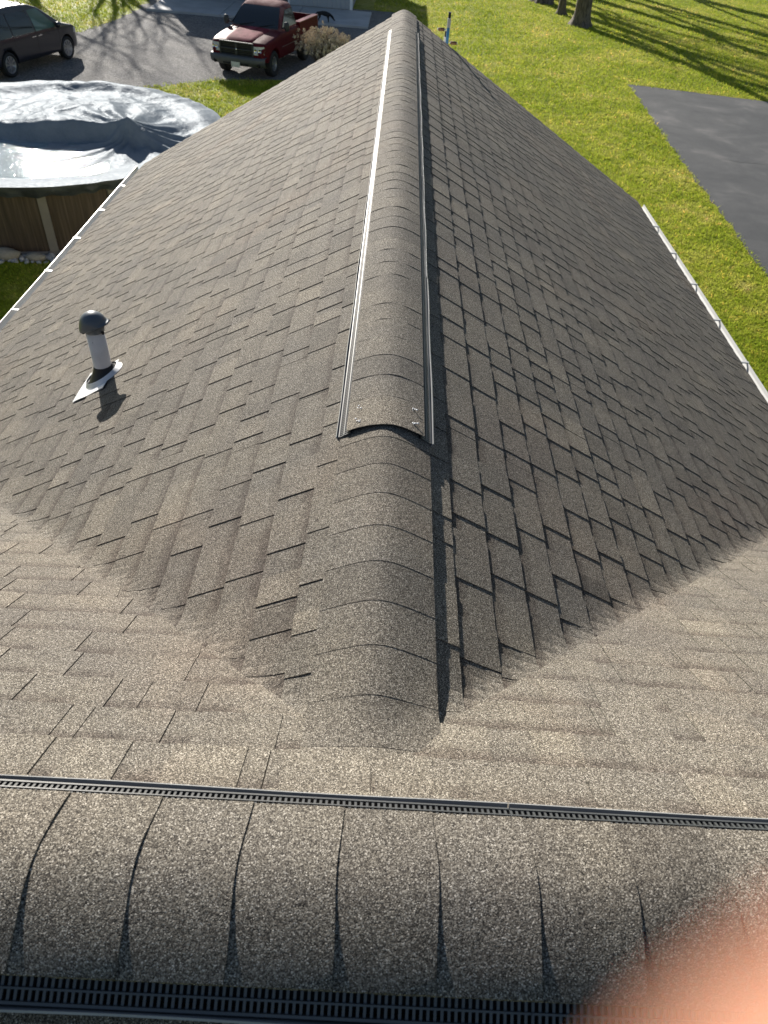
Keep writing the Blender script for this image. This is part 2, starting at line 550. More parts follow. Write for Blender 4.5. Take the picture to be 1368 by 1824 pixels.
def main_courses(parent, seed):
    rr = random.Random(seed)
    T = (Y_EAVE - YM)*CM
    n = int((T - 0.05)/EXPO) + 1
    nrm = Vector((0, PM, 1)).normalized()
    for i in range(n):
        tb = 0.215 + i*EXPO
        yb = YM + tb/CM
        vb = max(0.0, (yb - Y0)*PM/TP)
        for sgn in (-1, 1):
            far = abs((XRR if sgn > 0 else XL) - XR)
            x = rr.choice((0.2, 0.4, 0.6, 0.8, 1.0)) if vb <= 0 else vb + rr.choice((0.3, 0.5, 0.7, 0.95))
            xa = 0.0 if vb <= 0 else max(0, vb - 0.15)
            while xa < far:
                xb = min(x, far)
                lo, hi = (XR + xa, XR + xb) if sgn > 0 else (XR - xb, XR - xa)
                def mapf(a, s, h, tb=tb, sgn=sgn):
                    tt = max(0.0, tb - s); y = YM + tt/CM
                    v = (y - Y0)*PM/TP
                    v = v + 0.05 if v > 0 else max(0.0, v + 0.05)
                    aa = a
                    if sgn > 0: aa = max(a, XR + v)
                    else: aa = min(a, XR - v)
                    near = max(0.0, 1.0 - abs(abs(aa - XR) - v)/0.3)
                    hh = h + 0.0055*near
                    return (aa, y + nrm.y*hh, S(aa, y) + nrm.z*hh)
                def br(p0, p1, vb=vb, sgn=sgn):
                    c = [p0, p1]
                    if vb > -0.1:
                        q = max(0, vb - 0.2)
                        while q < vb + 0.34:
                            w = XR + sgn*q
                            if p0 < w < p1: c.append(w)
                            q += 0.04
                    return sorted(c)
                mb = strip_mesh(mapf, lo + 0.001, hi - 0.001, br, tb, rr, EXPO*1.12, 0.74, 0)  # paler tone than the gable: stronger sun on this slope put into colour
                add_strip(mb, parent)
                xa = xb; x = xb + 1.0
main_courses(slope_m, 31)

def back_courses(parent, seed):
    rr = random.Random(seed)
    nrm = Vector((0, -PM, 1)).normalized()
    for i in range(8):
        tb = 0.25 + i*EXPO
        x = XL
        while x < XRR:
            xb = x + 1.0
            def mapf(a, s, h, tb=tb):
                tt = max(0.0, tb - s); y = YM - tt/CM
                return (a, y + nrm.y*h, ZM - PM*tt/CM + nrm.z*h)
            # keep the winding outward: run the course from +x to -x
            mb = strip_mesh(lambda a, s, h, f=mapf, x=x, xb=xb: f(x + xb - a, s, h), x + 0.001, xb - 0.001, lambda p, q: [p, q], tb, rr, EXPO*1.12, 0.45, 0)
            add_strip(mb, parent)
            x = xb
back_courses(slope_b, 41)

STRIPS.sort(key=lambda q: -q[2])
for mb, par, ar in STRIPS[:290]:
    mb.build('shingle', M_SH, par)
rest = MB()
for mb, par, ar in STRIPS[290:]:
    o = len(rest.v); rest.v += mb.v
    rest.f += [tuple(i + o for i in f) for f in mb.f]
    rest.c += mb.c; rest.mi += mb.mi; rest.smooth += mb.smooth
rest.build('shingle_field', M_SH, house, kind='stuff', label='smaller far shingles of the roof')

# ------------------------------------------------------------------ ridge caps and ridge vents
def ridge_frame(which):
    """returns f(a, d, z): a along ridge, d across, z above the ridge line"""
    if which == 'gable': return lambda a, d, z: (XR + d, a, ZR + z), TP
    return lambda a, d, z: (a, YM - d, ZM + z), PM
def round_z(d, slope, r): return -(math.hypot(slope*d, r) - r)

def cap_piece(fr, slope, a_butt, adir, length, half, r, crown, rr, parent, thick=0.0045, step=0.0065):
    mb = MB()
    tone = min(1, max(0, rr.gauss(0.5, 0.16)))
    nd = 14
    amp = rr.uniform(-0.0015, 0.0015); skew = rr.uniform(-0.003, 0.003)
    na = 4
    def P(i, j, low):
        q = i/na; d = -half + 2*half*j/nd
        z = crown + round_z(d, slope, r) + step*(1 - q) + (amp*math.sin(j*0.9) if i == 0 else 0) - (thick if low else 0)
        a = a_butt + adir*(q*length) + (skew*math.cos(j*0.5) if i == 0 else 0)
        return fr(a, d, z)
    top = [[mb.vert(P(i, j, False)) for j in range(nd+1)] for i in range(na+1)]
    for i in range(na):
        for j in range(nd):
            mb.face([top[i][j], top[i+1][j], top[i+1][j+1], top[i][j+1]], (tone, 0.3, 0, 1), 0, True)
    low = [mb.vert(P(0, j, True)) for j in range(nd+1)]
    ed = [mb.vert(P(0, j, False)) for j in range(nd+1)]
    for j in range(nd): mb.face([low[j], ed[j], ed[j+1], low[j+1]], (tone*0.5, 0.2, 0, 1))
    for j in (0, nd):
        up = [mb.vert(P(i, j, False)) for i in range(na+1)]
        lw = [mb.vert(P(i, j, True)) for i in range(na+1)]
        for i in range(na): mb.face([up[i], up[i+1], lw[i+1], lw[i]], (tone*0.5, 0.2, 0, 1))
    return mb.build('cap_shingle', M_SH, parent, fix=True)

def vent_rails(fr, slope, a0, a1, parent, sides, pitch=0.0100, sect=1.22, seed=1, dd=0.0):
    rr = random.Random(seed)
    cs = math.hypot(1, slope)
    for sd in sides:
        grille = MB(); lip = MB()
        def P(a, d, hp):           # hp = height measured square to the slope
            d = d + dd
            return fr(a, sd*(d + hp*slope/cs), -slope*d + hp/cs)
        n = int((a1 - a0)/pitch)
        for k in range(n):
            a = a0 + k*pitch
            w = 0.0042
            hs = (0.020, 0.018)
            for (d0, d1) in ((0.098, 0.131),):
                pts = [P(a, d0, 0.0330), P(a + w, d0, 0.0330), P(a + w, d1, 0.0305), P(a, d1, 0.0305)]
                lowp = [P(a, d0, 0.0280), P(a + w, d0, 0.0280), P(a + w, d1, 0.0255), P(a, d1, 0.0255)]
                i = [grille.vert(p) for p in pts] + [grille.vert(p) for p in lowp]
                for q in ((0,1,2,3), (0,4,5,1), (1,5,6,2), (2,6,7,3), (3,7,4,0)):
                    grille.face([i[z] for z in q])
        a = a0
        while a < a1 - 0.01:
            e = min(a + sect, a1)
            jo = rr.uniform(-0.0006, 0.0006)
            for (d0, d1, h0, h1) in ((0.1155, 0.1180, 0.0290, 0.0333), (0.131, 0.1345, 0.012, 0.0322)):
                q = [P(x, d, h) for x in (a + 0.001, e - 0.001) for d, h in ((d0, h0), (d1, h0), (d1, h1), (d0, h1))]
                i = [grille.vert(p) for p in q]
                for f in ((0,1,2,3),(4,7,6,5),(0,4,5,1),(1,5,6,2),(2,6,7,3),(3,7,4,0)): grille.face([i[z] for z in f])
            # upright wind baffle
            ns = max(2, int((e - a)/0.06))
            prev = None
            for k in range(ns + 1):
                x = a + 0.0012 + (e - a - 0.0024)*k/ns
                wv = 0.0007*math.sin(x*9 + sd) + jo
                ring = [lip.vert(P(x, d, h)) for d, h in ((0.1370 + wv, 0.004), (0.1395 + wv, 0.004), (0.1420 + wv*2, 0.0350), (0.1390 + wv*2, 0.0358))]
                if prev:
                    for z in range(4): lip.face([prev[z], ring[z], ring[(z+1) % 4], prev[(z+1) % 4]])
                else: lip.face(ring)
                prev = ring
            lip.face(list(reversed(prev)))
            a = e
        grille.build('grille', M_VENT, parent, fix=True)
        lip.build('baffle', M_LIP, parent, fix=True)
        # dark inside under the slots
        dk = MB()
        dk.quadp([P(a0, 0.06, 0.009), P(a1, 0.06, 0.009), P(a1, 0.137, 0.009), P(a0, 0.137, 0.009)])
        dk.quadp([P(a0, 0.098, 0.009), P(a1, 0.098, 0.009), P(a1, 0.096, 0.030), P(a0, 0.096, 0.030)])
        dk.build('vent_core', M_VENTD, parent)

rr = random.Random(5)
# near ridge: vent along the main ridge, caps lapped so their butts face +x
fr_m, sl_m = ridge_frame('main')
mvent = empty('ridge_vent', (0,0,0), label='curved ridge vent with slotted edge closest to the viewer'); mvent.parent = house
CAPE = 0.152
xk = 0.035 + 0.0
for k in range(-30, 31):
    a = -0.003 + k*CAPE + 0.076
    if a < -4.6 or a > 4.7: continue
    cap_piece(fr_m, sl_m, a + 0.07, -1, 0.24, 0.131, 0.058, 0.006, rr, mvent)
vent_rails(fr_m, sl_m, -4.6, 4.7, mvent, (-1, 1), seed=3, dd=0.009)
# gable ridge: vent section
fr_g, sl_g = ridge_frame('gable')
YV0, YV1 = 1.835, 8.92
gvent = empty('ridge_vent', (0,0,0), label='long arched ridge vent with pale side edges on the far ridge'); gvent.parent = house
k = 0
a = YV0
while a < YV1 - 0.05:
    cap_piece(fr_g, sl_g, a, 1, min(0.24, YV1 - a), 0.126, 0.045, 0.012, rr, gvent, 0.0022, rr.uniform(0.0008, 0.0030))
    a += EXPO if a > YV0 else 0.16
vent_rails(fr_g, sl_g, YV0 - 0.004, YV1, gvent, (-1, 1), seed=9)
# closing plug of dark foam at the near end
mb = MB()
for (ya, yb) in ((YV0 + 0.012, YV0 + 0.05), (YV1 - 0.05, YV1 - 0.012)):
    n = 14
    A = []; B = []
    for j in range(n + 1):
        d = -0.112 + 0.224*j/n
        A.append((d, 0.010 + round_z(d, TP, 0.05) - 0.004)); B.append((d, -TP*abs(d) + 0.012))
    for j in range(n):
        p = [fr_g(ya, *A[j]), fr_g(ya, *A[j+1]), fr_g(ya, *B[j+1]), fr_g(ya, *B[j])]
        mb.quadp(p)
mb.build('end_plug', M_VENTD, gvent)
# screw heads and sealant blobs near the end
for (d, y) in ((-0.088, 1.945), (-0.092, 1.872), (0.094, 1.955), (0.096, 1.880)):
    mb = MB()
    z = 0.0165 + round_z(d, TP, 0.05)
    c = Vector(fr_g(y, d, z))
    for q in range(5):
        o = Vector((rr.uniform(-.009,.009), rr.uniform(-.008,.008), 0)); rad = rr.uniform(.002,.0048)
        mt = Matrix.Translation(c + o) @ Matrix.Diagonal((1, 1, 0.35, 1))
        mb.lathe([(0.0001, rad), (rad*.7, rad*.7), (rad, 0)], 8, mat=mt)
    mb.build('sealant_blob', simple('clear_sealant', (0.38,0.39,0.41), 0.4), gvent, label='pale sealant over a nail')
# plain ridge caps before and after the vent
gr = empty('ridge_cap', (0,0,0), label='rounded cap shingles running from the vent down to the valley'); gr.parent = house
def plain_caps(a0, a1):
    a = a0
    while a < a1:
        cap_piece(fr_g, sl_g, a, 1, min(0.25, a1 + 0.10 - a), 0.142, 0.030, 0.003, rr, gr, 0.0022, rr.uniform(0.001, 0.0028))
        a += EXPO
plain_caps(YFAR - 0.98, YFAR - 0.08)
a = Y0 - 0.02
def cap_low(a):
    # caps close to the apex melt into the main slope: follow whichever surface is higher
    mb = MB(); nd = 16; na = 6; tone = min(1, max(0, rr.gauss(0.5, 0.15)))
    half = 0.145
    def P(i, j, low):
        q = i/na; d = -half + 2*half*j/nd; y = a + 0.25*q
        z = ZR + 0.003 + round_z(d, TP, 0.032) + 0.0020*(1-q)
        zm = ZR - PM*(y - Y0) + 0.008 + 0.0020*(1-q)
        h = max(0.07 - abs(z - zm), 0)/0.07
        z = max(z, zm) + h*h*0.07*0.25
        return (XR + d, y, z - (0.0025 if low else 0))
    top = [[mb.vert(P(i, j, False)) for j in range(nd+1)] for i in range(na+1)]
    for i in range(na):
        for j in range(nd): mb.face([top[i][j], top[i+1][j], top[i+1][j+1], top[i][j+1]], (tone, 0.3, 0, 1), 0, True)
    ed = [mb.vert(P(0, j, False)) for j in range(nd+1)]; lw = [mb.vert(P(0, j, True)) for j in range(nd+1)]
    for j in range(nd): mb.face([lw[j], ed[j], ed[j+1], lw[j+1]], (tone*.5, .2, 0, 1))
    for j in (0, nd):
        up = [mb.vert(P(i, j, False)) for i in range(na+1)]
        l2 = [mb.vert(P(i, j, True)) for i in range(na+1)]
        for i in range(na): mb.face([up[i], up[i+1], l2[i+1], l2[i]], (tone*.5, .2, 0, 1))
    mb.build('cap_shingle', M_SH, gr, fix=True)
a = Y0 - 0.13
while a < YV0 - 0.02:
    cap_low(a); a += EXPO

# ------------------------------------------------------------------ gutters, fascia, walls
def gutter(side, label):
    g = empty('gutter', (0,0,0), label=label); g.parent = house
    x0 = XR + side*(HALF - 0.01)
    ya, yb = Y_EAVE + 0.05, YFAR + 0.02
    prof = [(0.0, -0.045), (0.0, -0.135), (0.075, -0.135), (0.10, -0.085), (0.118, -0.055), (0.118, -0.030), (0.120, -0.030), (0.120, -0.026), (0.113, -0.026), (0.113, -0.030), (0.112, -0.034),
            (0.110, -0.055), (0.094, -0.085), (0.071, -0.129), (0.004, -0.129), (0.004, -0.045)]
    mb = MB()
    ns = 40
    rings = []
    for k in range(ns + 1):
        y = ya + (yb - ya)*k/ns
        w = 0.0025*math.sin(y*1.7 + side)
        rings.append([mb.vert((x0 + side*(px + w), y, EAVE_Z + pz)) for px, pz in prof])
    for k in range(ns):
        n = len(prof)
        for z in range(n): mb.face([rings[k][z], rings[k+1][z], rings[k+1][(z+1) % n], rings[k][(z+1) % n]])
    mb.face(rings[0]); mb.face(list(reversed(rings[-1])))
    mb.build('trough', M_WHITE, g, fix=True)
    y = ya + 0.3
    while y < yb:
        h = MB()
        h.box((min(x0, x0 + side*0.118), y - 0.012, EAVE_Z - 0.034), (max(x0, x0 + side*0.118), y + 0.012, EAVE_Z - 0.022))
        h.box((min(x0 + side*0.100, x0 + side*0.122), y - 0.010, EAVE_Z - 0.026), (max(x0 + side*0.100, x0 + side*0.125), y + 0.010, EAVE_Z - 0.0235))
        h.build('hanger', M_WHITE, g)
        y += 0.82
    dp = MB()
    for q in (0.0, 0.12, 0.30, 0.6): pass
    dp.box((x0 + side*0.02 - 0.035, yb - 0.14, 0.15), (x0 + side*0.02 + 0.035, yb - 0.09, EAVE_Z - 0.13))
    dp.build('downspout', M_WHITE, g)
    return g
gutter(-1, 'pale metal gutter along the eave beside the pool')
gutter(1, 'white metal gutter along the eave beside the lawn')
# metal drip edge at the far rakes and fascia boards
for side in (-1, 1):
    mb = MB()
    mb.grid(lambda u, v: (XR + side*u*HALF, YFAR + 0.012*v, ZR - TP*u*HALF - 0.004 - 0.02*v), 6, 1, smooth=False)
    for z0, z1, yy in ((-0.006, -0.16, YFAR - 0.012),):
        mb.grid(lambda u, v: (XR + side*u*HALF, yy, ZR - TP*u*HALF + z0 + (z1 - z0)*v), 6, 1, smooth=False)
        mb.grid(lambda u, v: (XR + side*u*HALF, yy - 0.02, ZR - TP*u*HALF + z0 + (z1 - z0)*v), 6, 1, smooth=False)
    mb.build('rake_board', M_WHITE, house)
    mb = MB()
    x0 = XR + side*(HALF - 0.012)
    mb.box((min(x0, x0 - side*0.02), Y_EAVE, EAVE_Z - 0.17), (max(x0, x0 - side*0.02), YFAR - 0.02, EAVE_Z - 0.012))
    mb.box((min(x0 - side*0.02, x0 - side*0.38), Y_EAVE, EAVE_Z - 0.165), (max(x0 - side*0.02, x0 - side*0.38), YFAR - 0.03, EAVE_Z - 0.150))
    mb.build('fascia', M_WHITE, house)
mb = MB()
wx = HALF - 0.35
mb.box((XR - wx, Y_EAVE - 2.0, 0), (XR + wx, YFAR - 0.3, EAVE_Z - 0.17))
A = [mb.vert((XR - wx, YFAR - 0.3, EAVE_Z - 0.17)), mb.vert((XR + wx, YFAR - 0.3, EAVE_Z - 0.17)), mb.vert((XR + wx, YFAR - 0.3, ZR - TP*wx - 0.03)), mb.vert((XR, YFAR - 0.3, ZR - 0.03)), mb.vert((XR - wx, YFAR - 0.3, ZR - TP*wx - 0.03))]
mb.face(A)
mb.box((XL + 0.3, YM - 3.9, 0), (XRR - 0.3, Y_EAVE - 0.35, EAVE_Z - 0.2))
mb.build('wall', M_SIDING, house)

# ------------------------------------------------------------------ plumbing vent on the sunlit slope
VX, VY = -1.498, 3.341
VZ = ZR - TP*(XR - VX)
pv = empty('plumbing_vent', (VX, VY, VZ), label='white pipe with dark blue grey dome cap and black boot'); pv.parent = house
m, t, b = newmat('weathered_white_pvc')
co = objco(t)
n1 = noise(t, co, 9, 5); n2 = noise(t, co, 55, 3)
r1 = ramp(t, n1.outputs['Fac'], [(0.3, (0.68,0.65,0.62)), (0.6, (0.79,0.77,0.745))])
r2 = ramp(t, n2.outputs['Fac'], [(0.22, (0.25,0.24,0.23)), (0.30, (1,1,1))])
L(t, mix(t, r1.outputs[0], r2.outputs[0], 1.0, 'MULTIPLY'), b.inputs['Base Color'])
b.inputs['Roughness'].default_value = 0.5
M_PVC = m
tilt = Matrix.Rotation(math.atan(TP), 4, 'Y').inverted()      # square to the slope (faces -x)
mb = MB(); mb.lathe([(0.047, -0.12), (0.047, 0.295), (0.041, 0.295), (0.041, 0.1)], 28); mb.build('pipe', M_PVC, pv)
mb = MB()
prof = [(0.096, 0.012), (0.098, 0.016), (0.090, 0.021), (0.078, 0.030), (0.067, 0.040), (0.056, 0.052), (0.0505, 0.062), (0.0485, 0.068), (0.046, 0.068)]
b0 = []
nseg = 28; rings = []
for r_, z_ in prof:
    k2 = (z_ - 0.012)/0.056
    ring = []
    for k in range(nseg):
        an = 2*math.pi*k/nseg; x_, y_ = r_*math.cos(an), r_*math.sin(an)
        ring.append(mb.vert((x_, y_, z_ + x_*TP*(1 - k2*0.85) + 0.012*k2)))
    rings.append(ring)
for i in range(len(rings)-1):
    for k in range(nseg): mb.face([rings[i][k], rings[i][(k+1)%nseg], rings[i+1][(k+1)%nseg], rings[i+1][k]], None, 0, True)
mb.build('rubber_boot', M_BLACKR, pv)
M_FLASH = simple('galvanised_flashing', (0.74,0.75,0.76), 0.42, 0.25, var=0.12, vscale=15, bstr=0.15, bscale=30)
mb = MB()
def onslope(dx, dy, h=0.0): return (dx - h*TP/CG, dy, dx*TP + h/CG)
mb.grid(lambda u, v: onslope(-0.135 + 0.185*u, -0.165 + 0.295*v, 0.0135 + 0.0015*math.sin(u*9 + v*5)), 8, 8, smooth=True)
mb.grid(lambda u, v: onslope(-0.135 + 0.185*u, -0.165 + 0.295*v, 0.0105), 1, 1, smooth=False, flip=True)
nf = 24
ra = []; rb = []
for k in range(nf):
    an = 2*math.pi*k/nf
    ra.append(mb.vert(onslope(0.108*math.cos(an), 0.108*math.sin(an), 0.013))); rb.append(mb.vert(onslope(0.088*math.cos(an), 0.092*math.sin(an), 0.034)))
for k in range(nf): mb.face([ra[k], ra[(k+1)%nf], rb[(k+1)%nf], rb[k]], None, 0, True)
mb.build('flashing', M_FLASH, pv, label='pale metal flashing plate under the boot')
# dome cap: hood open underneath towards +x side
M_CAPP = simple('blue_grey_plastic', (0.085,0.105,0.125), 0.36, var=0.10, vscale=12)
mb = MB()
nr, nsg = 12, 32
def hood(u, k, off):
    th = u*math.pi*0.56; an = 2*math.pi*k/nsg
    rad = 0.069 - off
    x = rad*math.sin(th)*math.cos(an); y = rad*math.sin(th)*math.sin(an); z = rad*0.98*math.cos(th)
    # lower the brim on -x side, lift and flare it on the +x side
    q = (math.cos(an) + 1)/2
    if u > 0.72:
        w = (u - 0.72)/0.28
        z += w*(0.030*q - 0.030*(1 - q)); x += w*w*0.012*q - w*0.012*(1 - q)
        if off == 0: x += (w**4)*0.006*q
    return Vector((x + 0.003, y, z + 0.326))
for off in (0.0, 0.004):
    rings = []
    for i in range(nr + 1):
        rings.append([mb.vert(hood(max(0.02, i/nr), k, off)) for k in range(nsg)])
    for i in range(nr):
        for k in range(nsg):
            q = [rings[i][k], rings[i+1][k], rings[i+1][(k+1)%nsg], rings[i][(k+1)%nsg]]
            if off: q.reverse()
            mb.face(q, None, 0, True)
    mb.face(list(rings[0]) if off == 0 else list(reversed(rings[0])))
    last = rings[-1]
    if off == 0: outer = last
for k in range(nsg): mb.face([outer[k], last[k], last[(k+1)%nsg], outer[(k+1)%nsg]])
mb.lathe([(0.048, 0.284), (0.051, 0.286), (0.0545, 0.310), (0.058, 0.345), (0.0, 0.36)], 28)
mb.build('dome_cap', M_CAPP, pv)
mb = MB()
for an in (R(215), R(335)):
    c = Vector((0.058*math.cos(an), 0.058*math.sin(an), 0.290)); mb.lathe([(0.0001, 0.010), (0.007, 0.007), (0.009, 0.0), (0.006, -0.008), (0.0001, -0.009)], 8, mat=Matrix.Translation(c))
mb.build('set_screw', M_BLACKR, pv)
#@@REST@@
# ------------------------------------------------------------------ above ground pool and its cover
PC = Vector((-7.35, 16.35)); PR = 3.50; RIM = 1.27
pool = empty('swimming_pool', (PC.x, PC.y, 0), label='round above ground pool with brown wood grain wall', category='pool')
m, t, b = newmat('wood_grain_pool_wall')
co = objco(t)
mp = t.nodes.new('ShaderNodeMapping'); mp.inputs['Scale'].default_value = (22, 22, 0.8); L(t, co, mp.inputs[0])
n1 = noise(t, mp.outputs[0], 1.0, 5, 0.65); n2 = noise(t, co, 1.1, 3)
r1 = ramp(t, n1.outputs['Fac'], [(0.3, (0.036,0.022,0.014)), (0.5, (0.070,0.046,0.029)), (0.7, (0.115,0.08,0.053))])
L(t, r1.outputs[0], b.inputs['Base Color']); b.inputs['Roughness'].default_value = 0.55
M_PWALL = m
mb = MB()
nS = 180
def wr(k): return PR + 0.006*math.sin(k*math.pi*0.5*3)
for k in range(nS):
    a0, a1 = 2*math.pi*k/nS, 2*math.pi*(k+1)/nS
    P4 = [(wr(k)*math.cos(a0), wr(k)*math.sin(a0)), (wr(k+1)*math.cos(a1), wr(k+1)*math.sin(a1))]
    mb.quadp([(*P4[0], 0.03), (*P4[1], 0.03), (*P4[1], RIM - 0.03), (*P4[0], RIM - 0.03)])
mb.build('wall', M_PWALL, pool)
M_POST = simple('taupe_pool_post', (0.21,0.185,0.16), 0.45, var=0.06)
pmb = MB()
pmb.box((PR - 0.01, -0.075, 0.0), (PR + 0.055, 0.075, RIM - 0.02))
pmb.box((PR - 0.02, -0.095, 0.0), (PR + 0.075, 0.095, 0.06))
pme = pmb.mesh('post', [M_POST])
for k in range(18):
    o = bpy.data.objects.new('post', pme); COL.objects.link(o); o.parent = pool
    o.rotation_euler = (0, 0, R(-71.5 + 20*k))
mb = MB()
prof = [(PR - 0.06, RIM - 0.04), (PR + 0.09, RIM - 0.04), (PR + 0.10, RIM - 0.02), (PR + 0.09, RIM - 0.005), (PR - 0.06, RIM - 0.005)]
mb.lathe(prof + [prof[0]], 96); mb.build('top_rail', M_POST, pool)
mb = MB(); mb.lathe([(PR + 0.04, 0.0), (PR + 0.04, 0.05), (PR - 0.02, 0.05)], 96); mb.build('bottom_rail', M_POST, pool)

from mathutils import noise as mnoise
PKX, PKY = -5.42, 15.90
def smooth01(q): q = max(0.0, min(1.0, q)); return q*q*(3 - 2*q)
def cover_z(x, y):
    r = math.hypot(x - PC.x, y - PC.y)
    edge = smooth01((r - 2.75)/0.85)
    z = 1.155 + edge*(RIM + 0.012 - 1.155)
    # air pillow under the far half
    ux, uy = (x + 7.0), (y - 17.35)
    bx = 2.75
    fy = smooth01((uy + 1.72 + 0.10*math.sin(x*2.3))/0.30)            # abrupt front face
    by = 1 - smooth01((uy + 0.4)/2.9)
    sx = 1 - smooth01((abs(ux) - 1.25)/1.55)
    hump = (0.25 + 0.05*math.sin(x*1.7 + 1))*fy*(0.25 + 0.75*by)*sx*(1 - edge*0.9)
    z += hump
    # tented peak with folds running out of it
    dx, dy = x - PKX, y - PKY
    d = math.hypot(dx, dy); an = math.atan2(dy, dx)
    z += 0.40*math.exp(-d/0.50)*(0.55 + 0.45*smooth01((dy + 0.35)/0.4))
    fold = math.sin(an*13 + 1.5*math.sin(an*3)) * 0.040 * math.exp(-((d - 1.0)/1.2)**2) * smooth01(d/0.25)
    fold += math.sin(an*29 + 2*math.sin(an*5)) * 0.010 * math.exp(-((d - 0.6)/0.7)**2)* smooth01(d/0.25)
    z += fold*(0.35 + 0.65*smooth01((y - 15.2)/0.5))
    dry = smooth01((y - 15.25)/0.4)
    # slack wrinkles
    w1 = mnoise.noise(Vector((x*1.1 + y*0.5, y*0.8, 0.3)))*0.055*dry
    w2 = (1 - abs(mnoise.noise(Vector((x*2.6 - y*1.3, y*1.5 + x*0.7, 4.2)))))**5*0.020*dry + (1 - abs(mnoise.noise(Vector((x*3.9 + y*2.3, y*1.9 - x*1.2, 8.2)))))**6*0.008*dry
    w3 = mnoise.noise(Vector((x*6.1, y*3.4, 1.7)))*0.008*(0.2 + 0.8*dry)
    w1 += 0.030*dry*(1 - abs(math.sin(x*2.1 + y*0.9 + 0.6*math.sin(y*1.3))))**2*smooth01((-5.9 - x)/0.8) + 0.016*dry*math.sin(x*7.3 - y*2.4 + math.sin(y*2))*smooth01((-6.4 - x)/0.8)
    z += (w1 + w2 + w3)*(0.35 + 0.65*(1 - edge))
    # puffed roll along the far rim
    ang = math.atan2(y - PC.y, x - PC.x)
    if r > 2.5:
        back = smooth01(math.sin(ang)*1.2 + 0.1)
        z += 0.14*back*math.exp(-((r - 3.25)/0.28)**2)*(0.75 + 0.35*math.sin(ang*5 + 0.6))
        z += 0.010*math.sin(ang*31 + 3*math.sin(ang*7))*smooth01((r - 2.9)/0.5)*(0.3 + 0.7*back)
    return z
m, t, b = newmat('silver_tarpaulin')
co = objco(t)
n1 = noise(t, co, 2.2, 5, 0.6); n2 = noise(t, co, 13.0, 5, 0.65, 0.6); n3 = noise(t, co, 48.0, 3, 0.6)
r1 = ramp(t, n1.outputs['Fac'], [(0.3, (0.15,0.18,0.21)), (0.7, (0.24,0.265,0.285))])
L(t, r1.outputs[0], b.inputs['Base Color'])
b.inputs['Roughness'].default_value = 0.55; b.inputs['Metallic'].default_value = 0.0; b.inputs['Specular IOR Level'].default_value = 0.08
bb = bump(t, n2.outputs['Fac'], 0.42, 0.035)
nb_ = bump(t, n3.outputs['Fac'], 0.3, 0.006, bb)
df = t.nodes.new('ShaderNodeBsdfDiffuse'); gl = t.nodes.new('ShaderNodeBsdfGlossy'); mx = t.nodes.new('ShaderNodeMixShader')
L(t, r1.outputs[0], df.inputs['Color']); gl.inputs['Roughness'].default_value = 0.40; gl.inputs['Color'].default_value = (0.9,0.95,1,1)
L(t, nb_, df.inputs['Normal']); L(t, nb_, gl.inputs['Normal'])
mx.inputs[0].default_value = 0.024
L(t, df.outputs[0], mx.inputs[1]); L(t, gl.outputs[0], mx.inputs[2]); L(t, mx.outputs[0], t.nodes['Material Output'].inputs[0])
M_TARP = m
cov = empty('pool_cover', (PC.x, PC.y, 0), label='crumpled silver blue tarpaulin with tented peak over the pool', category='pool cover')
mb = MB()
nR, nA = 120, 300
def cfn(u, v):
    r = 3.72*(u**0.85); an = 2*math.pi*v
    x, y = PC.x + r*math.cos(an), PC.y + r*math.sin(an)
    return (x - PC.x, y - PC.y, cover_z(x, y))
mb.grid(cfn, nR, nA)
mb.build('tarpaulin', M_TARP, cov, fix=True)
mb = MB()
def sfn(u, v):
    an = 2*math.pi*v
    c, s_ = math.cos(an), math.sin(an)
    zt = cover_z(PC.x + 3.72*c, PC.y + 3.72*s_)
    hang = 0.17 + 0.06*mnoise.noise(Vector((c*4, s_*4, 2.0))) + 0.05*mnoise.noise(Vector((c*15, s_*15, 5.0)))
    rr_ = 3.72 + 0.012*math.sin(u*3.1) - 0.05*u + 0.055*u*mnoise.noise(Vector((c*16, s_*16, u*1.2))) + 0.03*u*mnoise.noise(Vector((c*40, s_*40, u*2.2)))
    return (rr_*c, rr_*s_, zt - hang*u)
mb.grid(sfn, 8, 420)
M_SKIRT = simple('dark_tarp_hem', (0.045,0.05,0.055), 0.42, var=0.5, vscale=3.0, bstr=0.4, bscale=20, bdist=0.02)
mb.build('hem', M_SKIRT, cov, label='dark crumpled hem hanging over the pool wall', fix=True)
# puddle on the slack front of the cover
m, t, b = newmat('puddle_water')
co = objco(t)
b.inputs['Base Color'].default_value = (0.62,0.78,0.84,1); b.inputs['Roughness'].default_value = 0.045
b.inputs['Transmission Weight'].default_value = 0.75; b.inputs['IOR'].default_value = 1.2
n1 = noise(t, co, 9.0, 4, 0.6, 1.0); n2 = noise(t, co, 40.0, 3, 0.6)
bb = bump(t, n1.outputs['Fac'], 0.32, 0.013)
L(t, bump(t, n2.outputs['Fac'], 0.5, 0.0022, bb), b.inputs['Normal'])
mb = MB()
mb.grid(lambda u, v: (3.05*math.cos(2*math.pi*v)*math.sqrt(u + 1e-4), 3.05*math.sin(2*math.pi*v)*math.sqrt(u + 1e-4), 1.168), 10, 72)
mb.build('puddle', m, cov, label='shallow rain water lying on the front of the cover', fix=True)

